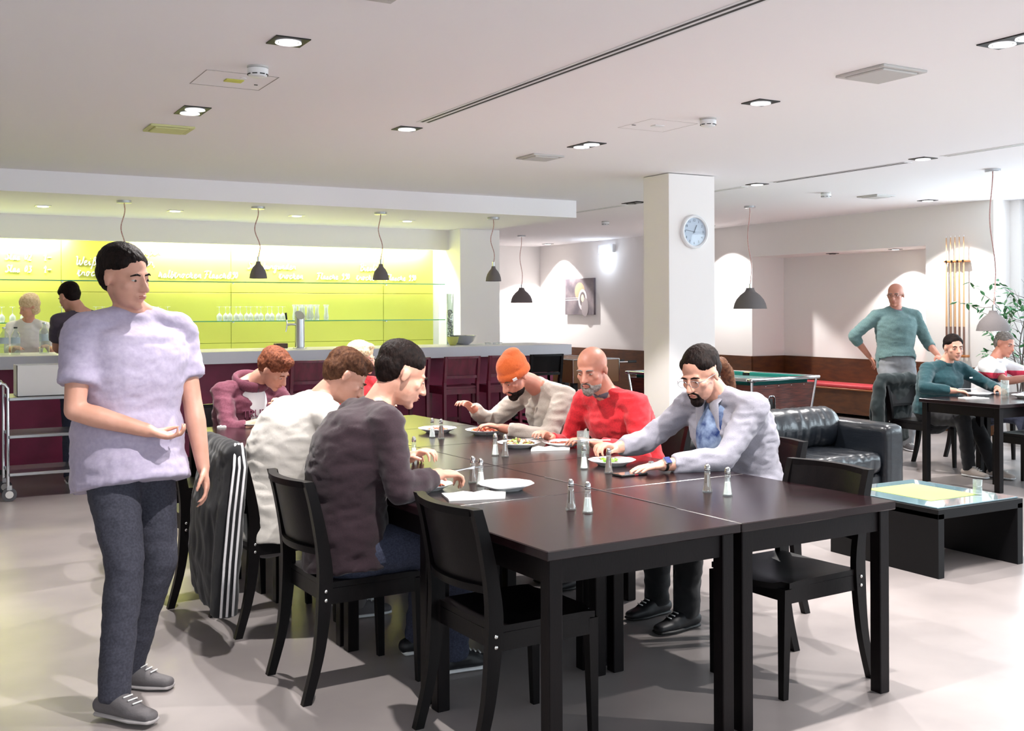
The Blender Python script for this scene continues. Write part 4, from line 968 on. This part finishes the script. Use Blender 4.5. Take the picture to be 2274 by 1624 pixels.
    # --- clothes
    if shirt:
        g = G(); f = .016*s
        lo = P-(sp(.12)-P).normalized()*hem+(cf*.035 if not seated else V((0, 0, 0)))
        g.tube([lo]+pts[:-1]+[N+tn*.012], [(ra[0][0]+f+.012, ra[0][1]+f+(.012 if seated else .065))]+[(a+f, b+f+(.035 if not seated and i_ < 2 else 0)) for i_, (a, b) in enumerate(ra[:-2])]+[(ra[-2][0]+.005, ra[-2][1]+.012), (.068*s, .066*s)], 24, side=sd)
        for k, S in enumerate((SL, SR)):
            E_, W_ = el_[k], wr[k]; g.tube([N.lerp(S, .25)-tn*.01, S], [.06*s, .07*s], 14, dome=True); g.tube([N.lerp(S, .12)+tn*.012*s, N.lerp(S, .5)+tn*.006, S], [.052*s, .056*s, .056*s], 12, dome=True)
            if sleeve == 'long':
                g.tube([S, S.lerp(E_, .45), E_], [.068*s*fat**.5, .062*s, .055*s], 14, dome=True); g.tube([E_, E_.lerp(W_, .4), E_.lerp(W_, .84)], [.055*s, .054*s, .043*s], 14, dome=False)
            elif sleeve == 'three':
                g.tube([S, S.lerp(E_, .45), E_], [.068*s, .062*s, .056*s], 14, dome=True); g.tube([E_, E_.lerp(W_, .4)], [.056*s, .05*s], 14)
            else:
                g.tube([S, S.lerp(E_, .4), S.lerp(E_, .68)], [.07*s*fat**.5, .07*s, .073*s], 14)
        sh = vox(g, .011, 'shirt', shirt, t, 5, folds, 7, loc=base, fold=(1, 1, 2.2))
        if extra and 'collar' in extra:
            cm = extra['collar']; pts_ = []
            for k in range(25):
                a = 2*PI*k/24; pts_.append(N+tn*.012-base+(cf*math.cos(a)*.066+sd*math.sin(a)*.07)*s+tn*(-.02*math.cos(a)))
            G().tube(pts_, (.02, .007), 8, side=tuple(tn), cap=False).build('collar', cm, t, 'all')
    if pants:
        g = G(); g.tube([P+V((0, 0, .0))+(sp(.15)-P)*.9, P, P-(sp(.12)-P).normalized()*.06*s], [(ra[0][0]+.008, ra[0][1]+.008), (ra[0][0]+.012, ra[0][1]+.012), (ra[0][0]*.85, ra[0][1]*.9)], 20, side=psd, dome=True)
        for k, Hh in enumerate((HL, HR)):
            K_, A_ = kn[k], an[k]; g.tube([Hh, Hh.lerp(K_, .5), K_], [.1*s*fat**.5, .09*s, .07*s], 14, dome=True); g.tube([K_, K_.lerp(A_, .4), A_+V((0, 0, -.045))], [.07*s, .066*s, .056*s], 14)
        vox(g, .012, 'trousers', pants, t, 5, folds*.8, 8, loc=base, fold=(1, 1, 1.6))
    if shoes:
        for k, A_ in enumerate(an):
            fd = V(extra['feet'][k]).normalized() if extra and 'feet' in extra else pf
            z0 = max(A_.z-.1, 0); a0 = V((A_.x, A_.y, z0)); ls = V((-fd.y, fd.x, 0)); g = G()
            g.tube([a0-fd*.055+V((0, 0, .04)), a0+V((0, 0, .045)), a0+fd*.09+V((0, 0, .035)), a0+fd*.175+V((0, 0, .028))], [(.036, .034), (.04, .04), (.044, .03), (.036, .022)], 14, side=tuple(ls), dome=True)
            g.tube([a0+V((0, 0, .05)), a0+V((0, 0, .12))], [(.042, .042), (.044, .044)], 14)
            g.tube([a0+V((0, 0, .062))-fd*.01, a0+fd*.05+V((0, 0, .055)), a0+fd*.1+V((0, 0, .045))], [(.043, .04), (.043, .038), (.04, .026)], 14, side=tuple(ls), dome=True)
            so = vox(g, .007, 'shoe', shoes, t, 3, loc=base)
            g = G(); g.tube([a0-fd*.06+V((0, 0, .012)), a0+fd*.02+V((0, 0, .012)), a0+fd*.11+V((0, 0, .012)), a0+fd*.185+V((0, 0, .014))], [(.038, .012), (.04, .012), (.049, .012), (.036, .01)], 14, side=tuple(ls), dome=True)
            o = g.build('sole', (extra or {}).get('sole', m_white), so, 'all'); o.location = -base
            g = G()
            for q in range(4):
                c = a0+fd*(.045+.022*q)+V((0, 0, .095-.0085*q)); g.tube([c-ls*.02, c+ls*.02+fd*.006], .003, 6)
            o = g.build('laces', m_paper, so, 'all'); o.location = -base
    return dict(t=t, hp=hp, HM=HM, base=base, N=N, tn=tn, cf=cf, sd=sd, wr=wr, el=el_, SL=SL, SR=SR, an=an, s=s, P=P, sp=sp, Fd=Fd, Ud=Ud, Ld=Ld)
def beard(p, m, full=True):
    g = G(); hp, HM = p['hp'], p['HM']
    g.ball(hp(.072, 0, -.098), (.03, .034, .03), HM, 3)
    if full: g.ball(hp(.035, 0, -.08), (.058, .058, .04), HM, 3)
    for q in (1, -1): g.tube([hp(.097, q*.006, -.048), hp(.092, q*.024, -.056), hp(.083, q*.027, -.078)], .006, 8, dome=True)
    vox(g, .005, 'beard', m, p['t'], 2, .002, 90, loc=p['base'])
def spectacles(p, m):
    g = G(); hp = p['hp']; b = p['base']
    for q in (1, -1):
        pts = [hp(.106, q*.032+.021*math.cos(a)*1.15, -.002+.016*math.sin(a))-b for a in [2*PI*k/20 for k in range(21)]]
        g.tube(pts, .0013, 6, cap=False); g.tube([hp(.104, q*.056, .004)-b, hp(.08, q*.074, .006)-b, hp(.0, q*.084, .006)-b], (.0018, .003), 6)
    g.tube([hp(.106, -.009, 0)-b, hp(.108, .009, 0)-b], .0012, 6)
    o = g.build('spectacles', m, p['t'], 'all')

m_tee_w = cloth('tee_offwhite', (204, 199, 192)); m_lav = cloth('tee_lavender', (178, 168, 190), (168, 158, 182), 60)
m_dark = cloth('sweater_plum_black', (44, 22, 32), (34, 16, 26), 200); m_denim = M('dark_denim', (40, 44, 62), .9, var=((58, 62, 82), 160), bump=(18, .4))
m_jean = M('slate_denim', (62, 62, 74), .9, var=((46, 47, 58), 120), bump=(16, .4)); m_blackc = cloth('black_cloth', (20, 20, 24)); m_grey = cloth('blazer_grey', (150, 148, 158), (132, 130, 142), 420)
m_redc = cloth('red_knit', (200, 26, 38), (176, 18, 32), 120); m_beige = cloth('sweater_stone', (176, 166, 156), (164, 154, 144), 200); m_orange = cloth('beanie_orange', (206, 96, 38), (186, 80, 28), 300)
m_maroon = cloth('hoodie_mauve', (112, 56, 74), (100, 46, 64), 100); m_whitec = cloth('white_cloth', (226, 224, 226)); m_teal = cloth('sweater_teal', (22, 70, 76), (16, 56, 64), 150)
m_sage = cloth('sweater_sage', (104, 132, 130), (90, 116, 118), 120); m_lgrey = cloth('trousers_grey', (132, 134, 138)); m_chino = cloth('chino_grey', (110, 104, 104))
m_shoe = M('shoe_grey', (96, 92, 94), .7, bump=(60, .2)); m_shoew = M('shoe_cream', (196, 184, 176), .7); m_shoeb = M('shoe_black', (22, 22, 26), .5)
up = V((0, 0, 1))
# walking man, left foreground
p = person('tall man in a pale lavender T-shirt and slate jeans walking on the left', (.765, 4.46, .955), (.785, 4.46, 1.485), (.35, -.9, 0), (.75, 4.42, 1.635), (.55, -.8, -.12), (.0, -.1, 1),
    wr=[(1.04, 4.36, .86), (.80, 4.22, 1.05)], pole=[(.3, .6, 0), (-1, .1, -.5)], ankles=[(.77, 4.50, .10), (.66, 4.16, .11)], pf=(.5, -.86, 0), shirt=m_lav, sleeve='tee', hem=.14, pants=m_jean, shoes=m_shoe,
    hair=m_hdark, hstyle='short', seated=False, s=1.03, fat=1.25, shw=.205, bulge=.0, folds=.005, vs_=.0075, curls=(.5, .9), handn=[(-1, .3, 0), (0, 0, 1)], extra={'feet': [(.75, -.65, 0), (.6, -.8, 0)], 'sole': M('sole_pale', (170, 164, 164), .7)})
# man at the bar with his back turned
p = person('grey haired man in a dark T-shirt standing at the bar with his back turned', (1.36, 10.15, .93), (1.36, 10.1, 1.48), (.1, 1, 0), (1.255, 10.17, 1.635), (-.5, .85, -.35), (-.25, .3, 1),
    wr=[(1.25, 10.55, 1.14), (1.5, 10.55, 1.14)], ankles=[(1.25, 10.1, .1), (1.48, 10.1, .1)], shirt=cloth('tee_charcoal', (74, 64, 78)), sleeve='tee', hem=.1, pants=m_denim, shoes=m_shoe, hair=m_hdark, hstyle='short', seated=False, fat=1.12, s=1.0, vs_=.009, shw=.2)
# woman behind the bar
p = person('blonde woman in a white top working behind the bar', (1.08, 12.1, .9), (1.1, 12.1, 1.4), (-.3, -1, 0), (1.1, 12.03, 1.56), (-.9, -.35, -.4), (0, -.1, 1),
    wr=[(1.25, 11.8, 1.15), (.95, 11.75, 1.15)], ankles=[(1.18, 12.1, .1), (1.0, 12.1, .1)], shirt=m_whitec, sleeve='three', pants=m_blackc, shoes=m_shoeb, hair=m_hblond, hstyle='bob', seated=False, s=.94, fat=.92, vs_=.009, shw=.17)
# white T-shirt man, left side of the table
p = person('man in an off-white T-shirt leaning far over the table, back to the viewer', (1.52, 5.08, .52), (1.77, 5.06, 1.065), (1, -.05, 0), (1.89, 5.02, 1.17), (.85, -.25, -.62), (.55, .05, .85),
    wr=[(2.14, 5.22, .80), (2.10, 4.80, .80)], pole=[(0, .6, -.6), (-.1, -.7, -.5)], ankles=[(1.95, 5.22, .1), (1.9, 4.95, .1)], shirt=m_tee_w, sleeve='tee', hem=.1, pants=m_chino, shoes=m_shoe, hair=m_hbrown, hstyle='quiff', fat=1.22, s=1.06, vs_=.0065, shw=.19, bulge=.11, folds=.006)
# dark sweater man
p = person('man in a dark plum sweater bent over his plate in the left foreground', (1.56, 4.14, .53), (1.70, 4.16, 1.10), (1, -.05, 0), (1.80, 4.12, 1.235), (.93, -.1, -.42), (.35, 0, .95),
    wr=[(1.93, 4.32, .86), (1.90, 3.98, .83)], el=[(1.86, 4.42, .84), (1.68, 3.86, .80)], hd=[(.4, -.7, .35), (.9, .2, -.05)], ankles=[(1.95, 4.3, .1), (1.98, 4.0, .1)], shirt=m_dark, sleeve='long', hem=.06, pants=m_denim, shoes=m_shoeb,
    hair=m_hdark, hstyle='short', fat=1.2, s=1.05, vs_=.006, bulge=.1, folds=.008, curls=(.9, .9))
fork(1.97, 4.0, .83, .4, 'fork held over the stew plate')
# grey blazer man
BL = person('man with glasses, goatee and ponytail in a grey blazer', (3.66, 4.10, .54), (3.50, 4.12, 1.075), (-1, -.12, 0), (3.365, 4.09, 1.185), (-.93, -.28, -.36), (-.35, -.05, .95),
    wr=[(3.04, 3.97, .785), (3.06, 4.37, .82)], el=[(3.34, 3.90, .80), (3.28, 4.42, .83)], hd=[(-1, .02, -.02), (-.9, -.1, .25)], ankles=[(3.2, 4.0, .1), (3.22, 4.25, .1)], shirt=m_grey, sleeve='long', hem=.1, pants=m_blackc, shoes=m_shoeb,
    hair=m_hdark, hstyle='tail', fat=1.2, s=1.06, vs_=.0055, bulge=.09, folds=.009, curls=(.22, 1.0), extra={'collar': m_grey, 'sole': m_black})
beard(BL, m_hdark, False); spectacles(BL, m_steel)
b = BL['base']; sp = BL['sp']
g = G(); fr = sp(.78)+BL['cf']*.105; g.ball(fr-b+V((0, 0, -.03)), (.07, .095, .17), Matrix.Rotation(.3, 3, 'Y'), 3); g.build('undershirt', M('print_blue', (16, 40, 92), .9, var=((140, 158, 186), 16)), BL['t'], 'all')
for q, dx in ((1, .045), (-1, .045)):
    g = G(); N_ = BL['N']-b; c = N_+BL['cf']*.08+BL['sd']*.045*q; g.tube([N_+BL['sd']*.05*q+V((0, 0, .02)), c+V((0, 0, -.03)), sp(.72)-b+BL['cf']*.165+BL['sd']*.055*q, sp(.5)-b+BL['cf']*.175+BL['sd']*.07*q], [(.022, .008), (.034, .009), (.024, .008), (.014, .006)], 10, side=(0, 1, 0), dome=True)
    g.build('lapel', m_grey, BL['t'], 'all')
for z_ in (.62, .45): G().ball(sp(z_)-b+BL['cf']*.185-BL['sd']*.03, (.004, .008, .008), None, 2).build('button', m_bolt, BL['t'], 'all')
w = BL['wr'][0]
t = thing('smartwatch', 'square smartwatch with dark strap on the blazer man\'s left wrist', 'watch', w+V((.012, 0, 0)))
g = G(); pts_ = [V((0, .031*math.cos(2*PI*k/20), .027*math.sin(2*PI*k/20))) for k in range(21)]; g.tube(pts_, (.011, .002), 6, side=(1, 0, 0), cap=False); g.build('strap', m_black, t, 'all')
R = Matrix.Rotation(.75, 3, 'X'); G().box(-.018, .018, -.02, .02, -.005, .005, .003, rot=R).build('case', m_chrome, t).location = (0, -.024, .023); G().box(-.015, .015, -.017, .017, -.0015, .0015, rot=R).build('screen', M('watch_screen', (60, 70, 120), .1, emis=0), t).location = (0, -.0272, .027)
G().tube([w+V((-.062, -.008, .016)), w+V((-.064, .012, .014))], .009, 10).build('finger_ring', m_chrome, BL['t']).location = -b
fork(3.02, 4.36, .86, 2.8, 'fork held in the blazer man\'s right hand')
# bald man in red
p = person('bald man with a grey beard in a red sweater', (3.62, 4.97, .53), (3.42, 4.98, 1.03), (-1, -.2, 0), (3.30, 4.94, 1.175), (-.85, -.48, -.25), (-.2, -.1, .97),
    wr=[(3.16, 4.72, .80), (3.12, 5.12, .80)], pole=[(.3, -.5, -.8), (.3, .5, -.8)], ankles=[(3.2, 4.9, .1), (3.2, 5.1, .1)], shirt=m_redc, sleeve='long', pants=m_denim, shoes=m_shoeb, hair=m_hgrey, hstyle='bald', fat=1.15, s=1.03, vs_=.0065, bulge=.08, skin=m_skin2, folds=.008, extra={'collar': cloth('collar_grey', (90, 84, 96)), 'sole': m_black})
beard(p, m_hgrey, True)
# beanie man
p = person('bearded man in an orange beanie and stone grey sweater', (3.62, 5.72, .53), (3.45, 5.74, 1.02), (-1, -.15, 0), (3.245, 5.72, 1.10), (-.85, -.2, -.6), (-.5, -.1, .85),
    wr=[(3.10, 5.62, .80), (3.08, 5.98, .90)], pole=[(.2, -.6, -.8), (.3, .5, -.5)], ankles=[(3.2, 5.65, .1), (3.2, 5.85, .1)], shirt=m_beige, sleeve='long', pants=m_denim, shoes=m_shoeb, hair=m_hbrown, hstyle='none', fat=1.1, s=1.02, vs_=.0065, bulge=.09, skin=m_skin2, folds=.009, extra={'collar': m_beige})
beard(p, m_hdark, True)
g = G(); hp, HM = p['hp'], p['HM']; g.ball(hp(-.022, 0, .062), (.108, .09, .09), HM, 3); g.ball(hp(-.05, 0, .11), (.07, .06, .05), HM, 3)
n = 24; pts_ = [hp(-.014+.1*math.cos(2*PI*k/n), .084*math.sin(2*PI*k/n), .022+.012*math.cos(2*PI*k/n)) for k in range(n+1)]; g.tube(pts_, (.026, .012), 8, side=tuple(p['Ud']), cap=False)
bn = vox(g, .007, 'beanie', m_orange, p['t'], 2, .0012, 110, loc=p['base'])
g = G(); g.box(-.003, .003, -.014, .014, -.008, .008); 
for v in g.bm.verts: v.co = hp(.062, .083, .026)-p['base']+HM @ (Matrix.Rotation(.95, 3, 'Z') @ v.co)
g.build('beanie_label', m_white, bn)
# auburn haired man at the far end
p = person('auburn haired man in a mauve hooded jacket over a white printed top', (1.98, 7.32, .53), (2.04, 7.22, 1.01), (.25, -1, 0), (2.16, 7.08, 1.11), (.55, -.6, -.62), (.3, -.45, .85),
    wr=[(2.18, 6.92, .88), (2.08, 6.86, .80)], pole=[(.6, .2, -.8), (-.8, .2, -.6)], ankles=[(2.1, 6.95, .1), (1.9, 6.95, .1)], shirt=m_maroon, sleeve='three', pants=m_denim, shoes=m_shoeb, hair=m_hred, hstyle='thick', fat=1.12, s=1.06, vs_=.0075, bulge=.08, folds=.009)
b = p['base']; fr = p['sp'](.68)+p['cf']*.085; g = G(); g.ball(fr-b, (.115, .085, .17), None, 3); g.build('white_top', m_whitec, p['t'], 'all')
cu_ = bpy.data.curves.new('print', 'FONT'); cu_.body = 'TRUE'; cu_.size = .07; cu_.align_x = 'CENTER'; cu_.extrude = .002; cu_.materials.append(cloth('print_plum', (120, 60, 84))); o = bpy.data.objects.new('chest_print', cu_); COL.objects.link(o); o.parent = p['t']; o.location = fr-b+V((-.0, -.09, -.07)); o.rotation_euler = (PI/2, 0, math.radians(8))
g = G(); pts_ = [p['N']-b+(p['cf']*math.cos(a)*.085+p['sd']*math.sin(a)*.11)+V((0, 0, .02-.04*math.cos(a))) for a in [2*PI*k/24 for k in range(25)]]; g.tube(pts_, (.035, .022), 10, side=(0, 0, 1), cap=False); g.build('hood', m_maroon, p['t'], 'all')
# blond person at the far end
p = person('blond person in a red top with a silver necklace, mostly hidden', (2.93, 7.5, .53), (2.9, 7.5, 1.0), (.2, -1, 0), (2.94, 7.47, 1.15), (.85, -.45, -.12), (0, 0, 1),
    wr=[(3.05, 7.2, .8), (2.8, 7.2, .8)], shirt=m_redc, sleeve='long', pants=m_denim, shoes=m_shoeb, hair=m_hblond, hstyle='thick', s=.95, fat=.92, vs_=.009, shw=.165)
g = G(); pts_ = [p['N']-p['base']+(p['cf']*math.cos(a)*.075+p['sd']*math.sin(a)*.072)+V((0, 0, .03-.025*math.cos(a))) for a in [2*PI*k/24 for k in range(25)]]; g.tube(pts_, .004, 6, cap=False); g.build('necklace', m_chrome, p['t'], 'all')
# standing man at right
p = person('man with glasses in a sage sweater and grey trousers standing by the bench', (9.2, 7.95, .93), (9.2, 7.95, 1.49), (-.45, -.9, 0), (9.18, 7.93, 1.655), (-.88, -.45, -.08), (0, 0, 1),
    wr=[(9.38, 7.55, 1.02), (9.02, 8.15, 1.0)], pole=[(.5, .2, -.6), (-.5, .5, -.6)], ankles=[(9.32, 7.9, .1), (9.12, 8.05, .1)], shirt=m_sage, sleeve='three', pants=m_lgrey, shoes=m_shoe, hair=m_hgrey, hstyle='bald', seated=False, fat=1.15, s=1.05, vs_=.008, shw=.2, bulge=0, skin=m_skin2, extra={'collar': cloth('collar_plum', (130, 100, 112)), 'sh': ((0, 0, 0), (0, 0, 0))})
spectacles(p, m_black)
# man in green
p = person('dark haired man in a teal sweater seated at the far right table', (8.45, 6.85, .52), (8.45, 6.72, .99), (-.05, -1, 0), (8.46, 6.64, 1.14), (-.5, -1, -.03), (0, 0, 1),
    wr=[(8.72, 6.36, .77), (8.18, 6.40, .77)], pole=[(.9, 0, -.4), (-.9, 0, -.4)], ankles=[(8.45, 6.2, .1), (8.3, 6.35, .1)], shirt=m_teal, sleeve='long', pants=m_blackc, shoes=m_shoew, hair=m_hdark, hstyle='short', fat=1.28, s=.99, vs_=.007, shw=.21, bulge=.05, curls=(.8, .8), extra={'collar': m_teal})
G().box(-.02, .02, -.002, .002, -.006, .006).build('chest_emblem', m_white, p['t']).location = V((8.56, 6.53, .87))-p['base']
fork(8.15, 6.35, .79, -.6, 'fork held by the man in the teal sweater')
# polo man
p = person('man in a white, red and navy striped polo reaching over the far table', (9.35, 6.95, .52), (9.38, 6.88, 1.0), (.25, -1, 0), (9.46, 6.83, 1.145), (-.1, -1, -.15), (.25, 0, 1),
    wr=[(9.62, 6.5, .84), (9.35, 6.42, .86)], pole=[(.9, 0, -.4), (-.9, 0, -.5)], ankles=[(9.4, 6.3, .1), (9.2, 6.3, .1)], shirt=None, pants=m_denim, shoes=m_shoeb, hair=m_hgrey, hstyle='short', fat=1.15, s=1.0, vs_=.008, shw=.2, skin=m_skin2)
# polo shirt in bands: built as one garment with a banded material
m_polo = bpy.data.materials.new('polo_bands'); m_polo.use_nodes = True; nt = m_polo.node_tree; bb = nt.nodes['Principled BSDF']; bb.inputs['Roughness'].default_value = .9
tc = nt.nodes.new('ShaderNodeTexCoord'); sx = nt.nodes.new('ShaderNodeSeparateXYZ'); rp = nt.nodes.new('ShaderNodeValToRGB'); nt.links.new(tc.outputs['Object'], sx.inputs[0]); nt.links.new(sx.outputs['Z'], rp.inputs[0]); nt.links.new(rp.outputs[0], bb.inputs['Base Color'])
rp.color_ramp.interpolation = 'CONSTANT'; e = rp.color_ramp.elements; e[0].position = 0; e[0].color = lin((214, 212, 214)); e[1].position = .80; e[1].color = lin((40, 46, 72))
for ps, c in ((.835, (196, 50, 78)), (.89, (222, 220, 222))): q = e.new(ps); q.color = lin(c)
g = G(); sp = p['sp']; sd = p['sd']; f = .018
g.tube([p['P']-V((0, 0, .06)), sp(0), sp(.12), sp(.3), sp(.5), sp(.7), sp(.85), sp(.95), sp(1)-p['tn']*.005], [(.2, .15), (.2, .15), (.2, .15), (.19, .14), (.19, .15), (.2, .15), (.18, .12), (.12, .09), (.068, .066)], 24, side=sd)
for k, S in enumerate((p['SL'], p['SR'])):
    g.tube([p['N'].lerp(S, .25), S], [.06, .07], 14, dome=True); g.tube([S, S.lerp(p['el'][k], .4), S.lerp(p['el'][k], .75)], [.07, .068, .07], 14)
vox(g, .011, 'polo_shirt', m_polo, p['t'], 5, .006, 8, loc=p['base'])
pts_ = [p['N']+p['tn']*.012-p['base']+(p['cf']*math.cos(2*PI*k/24)*.068+p['sd']*math.sin(2*PI*k/24)*.072)+p['tn']*(-.02*math.cos(2*PI*k/24)) for k in range(25)]
G().tube(pts_, (.02, .007), 8, side=tuple(p['tn']), cap=False).build('collar', m_whitec, p['t'], 'all')

# ------------------------------------------------------------------ jackets over chairs
t = thing('striped_jacket', 'black sports jacket with three white stripes hung over a chair back', 'jacket', (1.33, 5.1, 0))
g = G()
g.tube([(-.03, .24, .85), (-.03, -.24, .85)], (.06, .05), 14, dome=True)
g.tube([(-.05, 0, .83), (-.09, 0, .6), (-.1, .02, .35), (-.085, .04, .14)], [(.26, .045), (.26, .055), (.26, .055), (.27, .04)], 20, side=(0, 1, 0))
g.tube([(-.02, -.25, .82), (-.055, -.27, .6), (-.075, -.26, .38), (-.085, -.24, .13)], [.05, .062, .062, .06], 12)
vox(g, .012, 'jacket_body', m_blackc, t, 3, .008, 6, fold=(1, 2, .6))
for q in (-.028, 0, .028):
    G().tube([(-.02+q*.5, -.262, .905), (-.03+q*.9, -.312+q*.1, .8), (-.06+q*.95, -.337+q*.1, .6), (-.08+q*.95, -.335+q*.1, .38), (-.09+q*.95, -.315, .14)], (.006, .004), 6, side=(1, 0, 0)).build('stripe', m_whitec, t, 'all')
t = thing('dark_jacket', 'dark green jacket draped over the teal man\'s chair', 'jacket', (8.3, 7.2, 0))
g = G(); g.tube([(-.1, .05, .82), (.32, .05, .82)], (.07, .06), 14, dome=True); g.tube([(.1, .08, .8), (.1, .12, .5), (.08, .12, .25)], [(.27, .06), (.29, .07), (.27, .06)], 20, side=(1, 0, 0), dome=True)
g.tube([(-.14, .04, .78), (-.2, .02, .55), (-.2, 0, .35)], [.06, .065, .055], 12, dome=True)
vox(g, .014, 'jacket_body', cloth('jacket_green_black', (16, 30, 32)), t, 3, .01, 7)

run_jobs()
